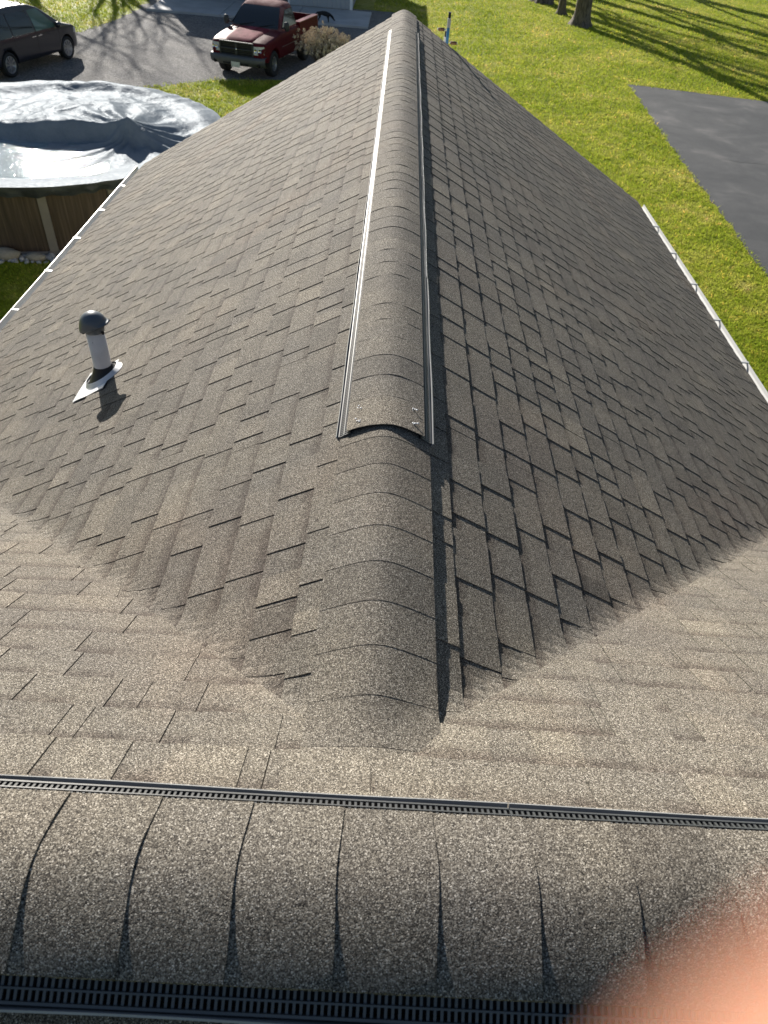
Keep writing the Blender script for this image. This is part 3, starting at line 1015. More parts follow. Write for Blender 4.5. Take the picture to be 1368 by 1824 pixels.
# stones along the foot of the pool
def stone_mesh(seed, col):
    rr2 = random.Random(seed)
    bm = bmesh.new(); bmesh.ops.create_icosphere(bm, subdivisions=2, radius=1)
    for v in bm.verts:
        k = 1 + 0.28*mnoise.noise(v.co*1.3 + Vector((seed*3.1, 0, 0)))
        v.co = Vector((v.co.x*k, v.co.y*k*0.85, v.co.z*k*0.62))
    for f in bm.faces: f.smooth = True
    me = bpy.data.meshes.new('stone'); bm.to_mesh(me); bm.free()
    me.materials.append(simple('stone_%d' % seed, col, 0.8, var=0.18, vscale=3, bstr=0.3, bscale=8)); return me
SM = [stone_mesh(1, (0.42,0.41,0.40)), stone_mesh(2, (0.50,0.48,0.45)), stone_mesh(3, (0.34,0.34,0.35))]
rs = random.Random(77)
k = 0
for q in range(110):
    an = R(rs.uniform(-97, -66)); rad = PR + rs.uniform(0.10, 0.42)
    x, y = PC.x + rad*math.cos(an), PC.y + rad*math.sin(an)
    sc = rs.uniform(0.028, 0.065)
    o = bpy.data.objects.new('river_stone', SM[q % 3]); COL.objects.link(o)
    o.location = (x, y, sc*0.35); o.scale = (sc, sc, sc); o.rotation_euler = (0, 0, rs.uniform(0, 6.28))
    o['label'] = 'small pale river stone in the strip at the foot of the pool'; o['category'] = 'stone'; o['group'] = 'river stones around the pool'
BM = stone_mesh(9, (0.33,0.29,0.23))
for (x, y, sc, lab) in ((-6.46, 12.70, 0.14, 'rounded tan boulder among the white stones beside the pool post'), (-6.98, 12.68, 0.20, 'broad flat tan rock among the white stones at the picture edge')):
    o = bpy.data.objects.new('boulder', BM); COL.objects.link(o); o.location = (x, y, sc*0.4); o.scale = (sc*1.25, sc, sc); o['label'] = lab; o['category'] = 'rock'

# ------------------------------------------------------------------ barn, apron
barn = empty('barn', (-7.17, 42.4, 0), label='grey ribbed metal barn with open dark doorway behind the pickup', category='barn')
M_RIB = simple('grey_metal_cladding', (0.34,0.36,0.39), 0.45, var=0.05, vscale=0.8)
M_TRIMW = simple('white_trim', (0.74,0.75,0.76), 0.45)
M_IN = simple('barn_interior', (0.05,0.048,0.045), 0.9, var=0.3, vscale=0.6)
HB, BD, BE, BR_ = 4.74, 12.0, 3.85, 5.0
def rib_panel(mb, x0, x1, z0, z1fn, y, ny, rib=0.23):
    x = x0
    mb.quadp([(x0, y, z0), (x1, y, z0), (x1, y, z1fn(x1)), (x0, y, z1fn(x0))] if ny < 0 else [(x1, y, z0), (x0, y, z0), (x0, y, z1fn(x0)), (x1, y, z1fn(x1))])
    x = x0 + 0.06
    while x < x1 - 0.06:
        w = 0.028
        mb.prism([(x - w, y), (x - w*0.5, y + ny*0.02), (x + w*0.5, y + ny*0.02), (x + w, y)], 2, z0 + 0.002, min(z1fn(x), z1fn(x + w)) - 0.01)
        x += rib
gz = lambda x: BE + (BR_ - BE)*(1 - abs(x)/HB)
for (xa, xb, za, nm) in ((-HB, -1.53, 0.12, 'front_panel'), (1.63, HB, 0.12, 'front_panel')):
    mb = MB(); rib_panel(mb, xa, xb, za, gz, 0.0, -1); mb.build('wall', M_RIB, barn)
mb = MB(); rib_panel(mb, -1.53, 1.63, 3.2, gz, 0.0, -1); mb.build('wall', M_RIB, barn)
for side in (-1, 1):
    mb = MB()
    mb.quadp([(side*HB, 0.002, 0.1), (side*HB, BD, 0.1), (side*HB, BD, BE), (side*HB, 0.002, BE)])
    y = 0.15
    while y < BD:
        mb.prism([(y - 0.028, side*HB), (y - 0.014, side*(HB + 0.02)), (y + 0.014, side*(HB + 0.02)), (y + 0.028, side*HB)], 2, 0.1, BE - 0.02) if False else None
        mb.box((min(side*HB, side*(HB + 0.02)), y - 0.02, 0.1), (max(side*HB, side*(HB + 0.02)), y + 0.02, BE - 0.02))
        y += 0.23
    mb.build('wall', M_RIB, barn)
mb = MB(); mb.quadp([(HB, BD, 0.1), (-HB, BD, 0.1), (-HB, BD, BE), (HB, BD, BE)]); mb.quadp([(HB, BD, BE), (-HB, BD, BE), (0, BD, BR_), (0, BD, BR_)][:3] + [(0, BD, BR_)]) if False else None
mb.face([mb.vert((HB, BD, BE)), mb.vert((-HB, BD, BE)), mb.vert((0, BD, BR_))]); mb.build('wall', M_RIB, barn)
mb = MB(); mb.box((-HB + 0.02, 0.05, 0.02), (HB - 0.02, BD - 0.05, 0.105)); mb.build('floor', M_CONC, barn)
for side in (-1, 1):
    mb = MB()
    mb.prism([(0, BR_ + 0.01), (side*(HB + 0.25), BE - 0.05), (side*(HB + 0.25), BE + 0.0), (0, BR_ + 0.07)], 1, -0.25, BD + 0.25)
    mb.build('roof', M_RIB, barn, fix=True)
for (xa, xb, za, zb) in ((HB - 0.10, HB + 0.035, 0.1, BE), (-HB - 0.035, -HB + 0.10, 0.1, BE)):
    mb = MB(); mb.box((xa, -0.035, za), (xb, 0.10, zb)); mb.build('corner_trim', M_TRIMW, barn)
for (xa, xb, za, zb) in ((-1.60, -1.50, 0.1, 3.3), (1.60, 1.70, 0.1, 3.3), (-1.60, 1.70, 3.2, 3.32)):
    mb = MB(); mb.box((xa, -0.042, za), (xb, 0.12, zb)); mb.build('door_frame', M_TRIMW, barn)
ap = empty('concrete_apron', (0,0,0), kind='structure', label='pale concrete slab in front of the barn doors')
for (xa, xb) in ((-11.40, -8.12), (-8.10, -4.82), (-4.80, -1.45)):
    mb = MB(); mb.box((xa, 38.36, 0.0), (xb, 42.36, 0.10)); o = mb.build('slab', M_CONC, ap)
    bv = o.modifiers.new('b', 'BEVEL'); bv.width = 0.012; bv.segments = 2

# ------------------------------------------------------------------ vehicles
def lerp_pts(pts):
    xs = [p[0] for p in pts]; ys = [p[1] for p in pts]
    return lambda x: float(np.interp(x, xs, ys))
def smooth_pts(pts, w=0.06):
    f = lerp_pts(pts)
    return lambda x: (f(x - w) + 2*f(x) + f(x + w))/4
def boolean_cut(o, cutters):
    for c in cutters:
        md = o.modifiers.new('cut', 'BOOLEAN'); md.operation = 'DIFFERENCE'; md.solver = 'EXACT'; md.object = c
    dg = bpy.context.evaluated_depsgraph_get()
    me = bpy.data.meshes.new_from_object(o.evaluated_get(dg))
    o.modifiers.clear(); o.data = me
def arch_cut(x, z, r, y0, y1):
    mb = MB(); n = 36
    A = [mb.vert((x + r*math.cos(2*math.pi*k/n), y0, z + r*math.sin(2*math.pi*k/n))) for k in range(n)]
    B = [mb.vert((x + r*math.cos(2*math.pi*k/n), y1, z + r*math.sin(2*math.pi*k/n))) for k in range(n)]
    mb.face(A); mb.face(list(reversed(B)))
    for k in range(n): mb.face([A[k], B[k], B[(k+1)%n], A[(k+1)%n]])
    return mb.build('cutter', M_BLACKR, None, fix=True)
def hull(mb, xs, zlow, ztop, Y, nz=9, crown=0.06):
    rings = []
    for x in xs:
        zl, zt = zlow(x), ztop(x)
        half = [(0.0, zl), (Y(x, zl)*0.8, zl)]
        for k in range(nz):
            z = zl + 0.03 + (zt - crown - zl - 0.03)*k/(nz - 1); half.append((Y(x, z), z))
        ys = Y(x, zt - crown)
        for q in (0.25, 0.5, 0.75):
            an = q*math.pi/2
            half.append((ys - 0.10*ys*(1 - math.cos(an)), zt - crown + crown*0.7*math.sin(an)))
        half += [(ys*0.70, zt - crown*0.18), (ys*0.4, zt - crown*0.05), (0.0, zt)]
        ring = [mb.vert((x, y, z)) for y, z in half] + [mb.vert((x, -y, z)) for y, z in reversed(half[1:-1])]
        rings.append(ring)
    n = len(rings[0])
    for i in range(len(rings)-1):
        for k in range(n): mb.face([rings[i][k], rings[i][(k+1)%n], rings[i+1][(k+1)%n], rings[i+1][k]], None, 0, True)
    mb.face(rings[0]); mb.face(list(reversed(rings[-1])))
def side_patch(mb, sgn, xa, xb, z0, z1, Y, off=0.006, nx=8, nz=5):
    def fn(u, v):
        z = z0 + (z1 - z0)*v; x = xa(z) + (xb(z) - xa(z))*u
        return (x, sgn*(Y(x, z) + off), z)
    mb.grid(fn, nx, nz, flip=(sgn > 0))
def wheel_mesh(r, w, rimr, spokes, rim_mat, tyre_mat):
    tb = MB()
    prof = [(rimr, -w*0.42), (rimr + 0.02, -w*0.5), (r - 0.03, -w*0.5), (r - 0.008, -w*0.40), (r, -w*0.2), (r, w*0.2), (r - 0.008, w*0.40), (r - 0.03, w*0.5), (rimr + 0.02, w*0.5), (rimr, w*0.42)]
    rot = Matrix.Rotation(R(90), 4, 'X')
    tb.lathe(prof, 40, mat=rot)
    tm = tb.mesh('tyre', [tyre_mat], True)
    rb = MB()
    rb.lathe([(rimr, -w*0.45), (rimr, w*0.42), (rimr - 0.015, w*0.45), (rimr - 0.03, w*0.36), (rimr - 0.03, w*0.10), (0.0, w*0.10)], 32, mat=rot)
    for k in range(spokes):
        an = 2*math.pi*k/spokes
        mt = Matrix.Rotation(an, 4, 'Y') @ Matrix.Translation((0, -w*0.36, 0))
        rb.box((0.03, -0.02, -0.014), (rimr - 0.02, 0.02, 0.014), mat=mt)
        mt = Matrix.Rotation(an + 0.16, 4, 'Y') @ Matrix.Translation((0, -w*0.35, 0))
        if spokes > 6: rb.box((0.05, -0.016, -0.009), (rimr - 0.02, 0.016, 0.009), mat=mt)
    rb.lathe([(0.0, w*0.40), (0.05, w*0.39), (0.06, w*0.2)], 16, mat=rot)
    rm = rb.mesh('rim', [rim_mat, M_BLACKR], True)
    return tm, rm
def add_wheel(par, x, y, z, sgn, tm, rm):
    wE = empty('wheel', (x, y, z)); wE.parent = par
    if sgn > 0: wE.rotation_euler = (0, 0, math.pi)
    for nm, me in (('tyre', tm), ('rim', rm)):
        o = bpy.data.objects.new(nm, me); COL.objects.link(o); o.parent = wE
def paint(name, col, rough=0.32, metal=0.4, fade=None, coat=0.8):
    m, t, b = newmat(name); co = objco(t)
    n1 = noise(t, co, 1.4, 4, 0.6)
    r1 = ramp(t, n1.outputs['Fac'], [(0.3, tuple(c*0.92 for c in col)), (0.7, tuple(c*1.08 for c in col))])
    col_out = r1.outputs[0]
    if fade:
        n2 = noise(t, co, 2.2, 5, 0.65)
        fr_ = ramp(t, n2.outputs['Fac'], [(0.42, (0,0,0)), (0.62, (1,1,1))])
        col_out = mix(t, col_out, fade, fr_.outputs[0])
    L(t, col_out, b.inputs['Base Color'])
    b.inputs['Roughness'].default_value = rough; b.inputs['Metallic'].default_value = metal
    b.inputs['Specular IOR Level'].default_value = 0.5 if coat > 0.3 else 0.12
    b.inputs['Coat Weight'].default_value = coat; b.inputs['Coat Roughness'].default_value = 0.10
    return m
M_GLASS = simple('tinted_glass', (0.012,0.016,0.02), 0.05, spec=0.8)
M_GLASSL = simple('green_glass', (0.10,0.17,0.15), 0.05, spec=0.9)
M_CHROME = simple('chrome', (0.7,0.7,0.72), 0.18, 1.0)
M_RIM = simple('alloy', (0.50,0.50,0.52), 0.3, 0.8)
M_STEEL = simple('steel_wheel', (0.32,0.32,0.33), 0.4, 0.7)
M_TYRE = simple('tyre_rubber', (0.018,0.018,0.02), 0.75)
M_LENS = simple('headlamp_lens', (0.55,0.57,0.58), 0.22, 0.0, spec=0.6)
M_DPL = simple('dark_trim_plastic', (0.035,0.037,0.042), 0.5)
M_SEAM = simple('panel_gap', (0.008,0.008,0.009), 0.8)

# --- minivan
HV = math.atan2(2.93, 0.73)
van = empty('minivan', (-12.58, 27.06, 0.004), HV, label='dark plum grey minivan with roof rails parked on gravel', category='van')
M_VAN = paint('dark_plum_paint', (0.026,0.025,0.036), 0.32, 0.1, coat=0.6)
v_top = smooth_pts([(-2.62,0.95),(-2.55,1.12),(-2.45,1.42),(-2.30,1.66),(-2.0,1.73),(-0.8,1.765),(0.1,1.73),(0.50,1.62),(1.32,1.15),(1.5,1.08),(2.1,0.96),(2.36,0.83),(2.50,0.62)], 0.05)
v_low = lerp_pts([(-2.62,0.40),(-2.3,0.30),(2.2,0.27),(2.5,0.36)])
v_B = smooth_pts([(-2.62,0.86),(-2.4,0.94),(-1.6,0.985),(1.6,0.985),(2.1,0.92),(2.4,0.76),(2.5,0.66)], 0.1)
def v_Y(x, z):
    tmb = 1 - 0.03*max(0, (0.62 - z)/0.35)**2 if z < 0.95 else 1 - 0.24*((z - 0.95)/0.8)**1.25
    crease = 0.006*math.exp(-((z - 0.93)/0.03)**2)
    return v_B(x)*tmb + crease
mb = MB()
xs = sorted(set([round(-2.62 + 5.12*k/70, 3) for k in range(71)]))
hull(mb, xs, v_low, v_top, v_Y, 12, 0.07)
vb = mb.build('body', M_VAN, van, fix=True)
cut = [arch_cut(ax, 0.345, 0.40, s*0.70, s*1.2) for ax in (1.515, -1.515) for s in (-1, 1)]
for c in cut: c.parent = van
bpy.context.view_layer.update()
boolean_cut(vb, cut)
for c in cut: bpy.data.objects.remove(c)
M_VAN_SET = True
def xl(z0, x0, z1, x1): return lambda z: x0 + (x1 - x0)*(z - z0)/(z1 - z0)
for sgn in (-1, 1):
    for (a_, b_, z0, z1, mt) in ((xl(1.0, 0.02, 1.58, -0.05), xl(1.0, 1.12, 1.58, 0.42), 1.02, 1.57, M_GLASSL), (xl(1.0, -1.08, 1.58, -1.10), xl(1.0, -0.06, 1.58, -0.13), 1.02, 1.58, M_GLASS), (xl(1.0, -2.28, 1.58, -2.12), xl(1.0, -1.16, 1.58, -1.18), 1.02, 1.56, M_GLASS)):
        mb = MB(); side_patch(mb, sgn, a_, b_, z0, z1, v_Y, 0.005); mb.build('side_window', mt, van)
    for (xa, z0, z1) in ((1.14, 0.36, 1.0), (-0.02, 0.34, 1.62), (-1.12, 0.75, 1.62)):
        mb = MB(); side_patch(mb, sgn, lambda z: xa - 0.005, lambda z: xa + 0.005, z0, z1, v_Y, 0.004, 1, 10); mb.build('door_seam', M_SEAM, van)
    for xh in (-0.17, 0.14):
        mb = MB(); y = sgn*(v_Y(xh, 0.90) + 0.02)
        mb.box((xh - 0.10, min(y, y - sgn*0.015), 0.885), (xh + 0.10, max(y, y - sgn*0.015), 0.915)); mb.build('door_handle', M_CHROME, van)
    mb = MB(); side_patch(mb, sgn, lambda z: 2.02 + (z - 0.72)*0.2, lambda z: 2.42 - (z - 0.72)*0.9, 0.72, 0.86, v_Y, 0.008); mb.build('headlight', M_LENS, van)
    mb = MB(); yy = sgn*1.08
    mb.lathe([(0.0, -0.11), (0.06, -0.10), (0.085, -0.03), (0.085, 0.05), (0.05, 0.10), (0.0, 0.11)], 14, mat=Matrix.Translation((1.02, yy, 1.08)) @ Matrix.Rotation(R(90), 4, 'X') @ Matrix.Diagonal((0.75, 1, 1, 1)))
    mb.build('side_mirror', M_VAN, van)
    mb = MB(); yr = sgn*0.66
    mb.tube([(-2.0, yr, 1.70), (-1.9, yr, 1.775), (-1.0, yr, 1.80), (-0.2, yr, 1.785), (0.05, yr, 1.70)], 0.018, 8); mb.build('roof_rail', M_DPL, van)
    mb = MB(); side_patch(mb, sgn, lambda z: -2.58 , lambda z: -2.42, 0.85, 1.15, v_Y, 0.012); mb.build('tail_light', simple('red_lens', (0.35,0.02,0.02), 0.1), van)
def top_patch(mb, x0, x1, frac, ztop, Y, off, nx=8, ny=10):
    def fn(u, v):
        x = x0 + (x1 - x0)*u; zt = ztop(x); yh = Y(x, zt - 0.07)*frac; y = -yh + 2*yh*v
        return (x + off*0.5, y, zt - 0.055*abs(v*2 - 1)**3*frac + off)
    mb.grid(fn, nx, ny)
mb = MB(); top_patch(mb, 0.52, 1.30, 0.88, v_top, v_Y, 0.010); mb.build('windshield', M_GLASS, van)
tm, rm = wheel_mesh(0.34, 0.23, 0.235, 10, M_RIM, M_TYRE)
for ax in (1.515, -1.515):
    for s_ in (-1, 1): add_wheel(van, ax, s_*0.86, 0.34, s_, tm, rm)

# --- pickup
HT = math.atan2(-0.969, -0.247)
truck = empty('pickup_truck', (-4.72, 29.98, 0.004), HT, label='faded dark red pickup truck with open bed parked on gravel', category='pickup')
M_RED = paint('dark_red_paint', (0.095,0.007,0.013), 0.5, 0.0, coat=0.0)
M_REDF = paint('sun_faded_red_paint', (0.12,0.014,0.022), 0.8, 0.0, fade=(0.24,0.12,0.12), coat=0.0)
t_top = smooth_pts([(-0.66,1.24),(1.0,1.24),(1.2,1.21),(2.0,1.13),(2.38,1.06),(2.50,0.92),(2.54,0.80)], 0.04)
t_low = lerp_pts([(-0.66,0.44),(2.0,0.44),(2.54,0.52)])
t_B = smooth_pts([(-0.66,0.985),(1.2,0.985),(1.7,1.0),(2.2,0.975),(2.45,0.93),(2.54,0.86)], 0.06)
def t_Y(x, z): return t_B(x)*(1 - 0.05*max(0, (0.75 - z)/0.35)**2 - 0.035*max(0, (z - 0.98)/0.27)**1.5)
mb = MB(); hull(mb, [round(-0.66 + 3.20*k/48, 3) for k in range(49)], t_low, t_top, t_Y, 10, 0.10)
tb_ = mb.build('body', M_RED, truck, fix=True)
cut = [arch_cut(1.66, 0.39, 0.46, s*0.66, s*1.2) for s in (-1, 1)]
for c in cut: c.parent = truck
bpy.context.view_layer.update()
boolean_cut(tb_, cut)
for c in cut: bpy.data.objects.remove(c)
# raised centre of the hood
mb = MB()
def hfn(u, v):
    x = 1.02 + 1.36*u; y = -0.62 + 1.24*v
    e = min(1, (1 - abs(v*2 - 1))/0.22); e = e*e*(3 - 2*e)
    fz = min(1, (1 - u)/0.10); fz = fz*fz*(3 - 2*fz)
    return (x, y*(1 - 0.14*u), t_top(x) - 0.012 + (0.050*e)*(0.35 + 0.65*fz) - 0.02*abs(v*2 - 1)**2)
mb.grid(hfn, 14, 18); mb.build('hood', paint('faded_hood_paint', (0.13,0.012,0.022), 0.8, 0.0, fade=(0.24,0.05,0.07), coat=0.0), truck, fix=True)
# cab
c_lv = [(1.20, 1.06, -0.66, 0.945), (1.30, 0.95, -0.655, 0.925), (1.55, 0.66, -0.64, 0.845), (1.74, 0.42, -0.62, 0.775), (1.84, 0.22, -0.59, 0.70), (1.885, 0.02, -0.50, 0.56), (1.90, -0.10, -0.36, 0.30)]
def c_at(z, k): return float(np.interp(z, [q[0] for q in c_lv], [q[k] for q in c_lv]))
mb = MB(); rings = []
for (z, xf, xr_, hw) in c_lv:
    ring = []
    for k in range(40):
        an = 2*math.pi*k/40; c_, s_ = math.cos(an), math.sin(an); e = 0.32
        x = (xf + xr_)/2 + (xf - xr_)/2*math.copysign(abs(c_)**e, c_); y = hw*math.copysign(abs(s_)**e, s_)
        ring.append(mb.vert((x, y, z)))
    rings.append(ring)
for i in range(len(rings)-1):
    for k in range(40): mb.face([rings[i][k], rings[i][(k+1)%40], rings[i+1][(k+1)%40], rings[i+1][k]], None, 0, True)
mb.face(rings[-1]); mb.build('cab', M_REDF, truck, fix=True)
mb = MB()
mb.grid(lambda u, v: (c_at(1.285 + 0.50*v, 1) + 0.004, (-0.90 + 1.80*u)*c_at(1.285 + 0.50*v, 3), 1.285 + 0.50*v + 0.010), 10, 6); ws = mb.build('windshield', M_GLASS, truck)
mb = MB(); mb.grid(lambda u, v: (1.0 - 0.02*v, -0.84 + 1.68*u, 1.262 + 0.03*v), 6, 2); mb.build('cowl', M_DPL, truck)
for y0_ in (-0.55, 0.18):
    mb = MB(); mb.tube([(1.02, y0_, 1.285), (0.93, y0_ + 0.28, 1.335), (0.88, y0_ + 0.50, 1.365)], 0.012, 5); mb.build('wiper', M_SEAM, truck)
for s_ in (-1, 1):
    mb = MB()
    def swf(u, v, s_=s_):
        z = 1.275 + 0.46*v
        xa, xb = -0.50 + 0.06*v, 0.86 - 0.66*v
        return (xa + (xb - xa)*u, s_*(c_at(z, 3) + 0.005), z)
    mb.grid(swf, 8, 5, flip=(s_ > 0)); mb.build('side_window', M_GLASS, truck)
    d = empty('door', (0,0,0)); d.parent = truck
    for (xa, z0, z1) in ((1.02, 0.50, 1.20), (-0.56, 0.50, 1.24)):
        mb = MB(); side_patch(mb, s_, lambda z: xa - 0.006, lambda z: xa + 0.006, z0, z1, t_Y, 0.004, 1, 6); mb.build('seam', M_SEAM, d)
    mb = MB(); side_patch(mb, s_, lambda z: -0.55, lambda z: 1.01, 0.78, 0.80, t_Y, 0.010, 6, 1); mb.build('side_moulding', simple('dusty_trim', (0.22,0.18,0.16), 0.5), d)
    mb = MB(); y = s_*(t_Y(-0.35, 1.05) + 0.02); mb.box((-0.48, min(y, y - s_*0.02), 1.03), (-0.30, max(y, y - s_*0.02), 1.06)); mb.build('handle', M_DPL, d)
    mb = MB()
    mb.lathe([(0.0, -0.09), (0.07, -0.085), (0.095, -0.03), (0.095, 0.04), (0.06, 0.08), (0.0, 0.09)], 14, mat=Matrix.Translation((0.86, s_*1.11, 1.36)) @ Matrix.Rotation(R(90), 4, 'X') @ Matrix.Diagonal((0.6, 1.45, 1, 1)))
    mb.tube([(0.84, s_*0.93, 1.30), (0.86, s_*1.05, 1.33)], 0.025, 6); mb.build('side_mirror', M_DPL, truck)
    # headlight
    mb = MB()
    def hl(u, v, s_=s_):
        y = 0.60 + 0.33*u; z = 0.745 + 0.235*v
        x = 2.56 - 0.02*v - 0.13*(u**2.5)
        return (x, s_*y, z)
    mb.grid(hl, 8, 5, flip=(s_ < 0)); h_ = mb.build('headlight', M_LENS, truck)
    for (yy, zz) in ((0.69, 0.86), (0.82, 0.86)):
        mb = MB(); mb.lathe([(0.0, 0.0), (0.035, 0.004), (0.052, 0.014), (0.056, 0.016)], 14, mat=Matrix.Translation((2.565 - (0.05 if yy > 0.8 else 0), s_*yy, zz)) @ Matrix.Rotation(R(90), 4, 'Y')); mb.build('reflector', M_CHROME, h_)
    # bed side with wheel opening
    n = 18; poly = [(-0.70, 0.50), (-0.70, 1.27), (-2.60, 1.27), (-2.60, 0.52)]
    for k in range(n + 1):
        an = math.pi - math.pi*k/n
        poly.append((-1.40 + 0.46*math.cos(an), max(0.50, 0.42 + 0.46*math.sin(an))))
    mb = MB(); mb.prism(poly, 1, s_*0.80, s_*0.985); o = mb.build('bed_side', M_RED, truck, fix=True)
    mb = MB(); mb.box((-2.60, min(s_*0.79, s_*0.99), 1.271), (-0.69, max(s_*0.79, s_*0.99), 1.295)); mb.build('bed_rail', simple('rail_paint', (0.30,0.12,0.13), 0.3), truck)
    mb = MB(); mb.box((-2.66, min(s_*0.80, s_*0.97), 0.80), (-2.585, max(s_*0.80, s_*0.97), 1.12)); mb.build('tail_light', simple('tail_lens', (0.35,0.02,0.02), 0.12), truck)
mb = MB(); mb.box((-2.58, -0.80, 0.76), (-0.71, 0.80, 0.80))
for k in range(9): mb.box((-2.57, -0.74 + 0.175*k, 0.80), (-0.72, -0.66 + 0.175*k, 0.815))
mb.build('bed_floor', M_DPL, truck)
mb = MB(); mb.box((-0.76, -0.80, 0.80), (-0.70, 0.80, 1.26)); mb.build('bulkhead', M_RED, truck)
mb = MB(); mb.box((-2.655, -0.80, 0.60), (-2.60, 0.80, 1.268))
for k in range(4): mb.box((-2.60, -0.70, 0.86 + 0.1*k), (-2.585, 0.70, 0.90 + 0.1*k))
mb.build('tailgate', M_RED, truck)
mb = MB(); mb.box((-2.78, -0.95, 0.45), (-2.66, 0.95, 0.60)); mb.build('rear_bumper', M_DPL, truck)
mb = MB(); mb.box((-2.6, -0.42, 0.42), (2.4, 0.42, 0.55)); mb.build('chassis', M_SEAM, truck)
# grille with cross bars
g = empty('grille', (0,0,0)); g.parent = truck
mb = MB(); mb.grid(lambda u, v: (2.545, -0.56 + 1.12*u, 0.68 + 0.345*v), 2, 2, flip=False); mb.build('grille_backing', M_SEAM, g)
mb = MB()
mb.box((2.53, -0.60, 1.015), (2.60, 0.60, 1.065)); mb.box((2.53, -0.60, 0.655), (2.60, 0.60, 0.69)); mb.box((2.53, -0.60, 0.69), (2.60, -0.55, 1.015)); mb.box((2.53, 0.55, 0.69), (2.60, 0.60, 1.015))
mb.box((2.54, -0.045, 0.69), (2.605, 0.045, 1.015)); mb.box((2.542, -0.55, 0.83), (2.602, 0.55, 0.875))
o = mb.build('grille_surround', M_DPL, g); bv = o.modifiers.new('b', 'BEVEL'); bv.width = 0.012; bv.segments = 2
mb = MB(); mb.lathe([(0.0, 0.012), (0.02, 0.01), (0.028, 0.0)], 12, mat=Matrix.Translation((2.606, 0, 0.855)) @ Matrix.Rotation(R(90), 4, 'Y')); mb.build('badge', M_CHROME, g)
mb = MB(); 
for z in (0.74, 0.785, 0.92, 0.965): mb.box((2.546, -0.55, z), (2.56, 0.55, z + 0.012))
mb.build('grille_bar', M_DPL, g)
mb = MB()
def bf(u, v):
    y = -0.985 + 1.97*u; q = abs(2*u - 1)
    prof = [(0.50, 0.36), (0.62, 0.40), (0.70, 0.50), (0.70, 0.60), (0.66, 0.655), (0.50, 0.665)]
    k = v*(len(prof) - 1); i = min(int(k), len(prof) - 2); f_ = k - i
    x = prof[i][0]*(1-f_) + prof[i+1][0]*f_; z = prof[i][1]*(1-f_) + prof[i+1][1]*f_
    return (x + 2.0 - 0.17*q**4, y, z + 0.01)
mb.grid(bf, 20, 15); mb.build('front_bumper', simple('grey_bumper', (0.085,0.09,0.10), 0.5, var=0.1), truck, fix=True)
mb = MB(); mb.box((2.695, -0.45, 0.44), (2.706, 0.45, 0.475)); 
for y_ in (-0.78, 0.78): mb.lathe([(0.0, 0.03), (0.06, 0.028), (0.065, 0.0)], 12, mat=Matrix.Translation((2.60, y_, 0.47)) @ Matrix.Rotation(R(90), 4, 'Y'))
mb.build('fog_light', M_SEAM, truck)
mb = MB(); mb.box((2.706, -0.155, 0.36), (2.716, 0.155, 0.515)); mb.build('license_plate', simple('plate', (0.62,0.63,0.62), 0.4, var=0.25, vscale=14), truck)
tm, rm = wheel_mesh(0.385, 0.26, 0.215, 5, M_STEEL, M_TYRE)
for ax in (1.66, -1.40):
    for s_ in (-1, 1): add_wheel(truck, ax, s_*0.84, 0.385, s_, tm, rm)

# ------------------------------------------------------------------ skinned bodies (dog, hand)
def skin_mesh(verts, edges, radii, root, sub=2):
    me = bpy.data.meshes.new('sk'); me.from_pydata(verts, edges, [])
    o = bpy.data.objects.new('sk', me); COL.objects.link(o)
    md = o.modifiers.new('s', 'SKIN'); md.use_smooth_shade = True
    lay = me.skin_vertices[0].data if me.skin_vertices else None
    if lay is None:
        bpy.context.view_layer.objects.active = o; bpy.ops.mesh.customdata_skin_add(); lay = me.skin_vertices[0].data
    for i, r_ in enumerate(radii):
        lay[i].radius = r_ if hasattr(r_, '__len__') else (r_, r_); lay[i].use_root = (i == root)
    sd = o.modifiers.new('u', 'SUBSURF'); sd.levels = sub; sd.render_levels = sub
    dg = bpy.context.evaluated_depsgraph_get(); dg.update()
    out = bpy.data.meshes.new_from_object(o.evaluated_get(dg))
    bpy.data.objects.remove(o)
    return out
DV = [(0,0,.50),(-.22,0,.52),(-.42,0,.53),(.22,0,.50),(.36,0,.48),(.50,0,.40),(.58,0,.30),(.66,0,.22),(.76,0,.15),
      (.26,.10,.36),(.24,.10,.20),(.25,.10,.05),(.29,.10,.025),(.24,-.10,.36),(.28,-.10,.20),(.30,-.10,.05),(.34,-.10,.025),
      (-.42,.10,.38),(-.36,.10,.27),(-.48,.10,.16),(-.46,.10,.04),(-.42,.10,.025),(-.40,-.10,.38),(-.34,-.10,.27),(-.45,-.10,.16),(-.42,-.10,.04),(-.38,-.10,.025),
      (-.54,0,.52),(-.66,0,.42),(-.74,0,.33),(.59,.07,.37),(.59,-.07,.37)]
DE = [(0,1),(1,2),(0,3),(3,4),(4,5),(5,6),(6,7),(7,8),(3,9),(9,10),(10,11),(11,12),(3,13),(13,14),(14,15),(15,16),(2,17),(17,18),(18,19),(19,20),(20,21),(2,22),(22,23),(23,24),(24,25),(25,26),(2,27),(27,28),(28,29),(6,30),(6,31)]
DR = [(.15,.15),(.12,.13),(.12,.12),(.14,.16),(.10,.11),(.08,.085),(.085,.085),(.06,.06),(.035,.035)] + [.06,.038,.03,.032]*2 + [.075,.055,.034,.028,.032]*2 + [.05,.045,.02,.025,.025]
dm = skin_mesh(DV, DE, DR, 0, 1)
m, t, b = newmat('black_and_white_fur')
co = objco(t); sx = t.nodes.new('ShaderNodeSeparateXYZ'); L(t, co, sx.inputs[0])
n1 = noise(t, co, 7.0, 3)
zz = math_n(t, 'ADD', sx.outputs[2], math_n(t, 'MULTIPLY', math_n(t, 'SUBTRACT', n1.outputs['Fac'], 0.5), 0.12))
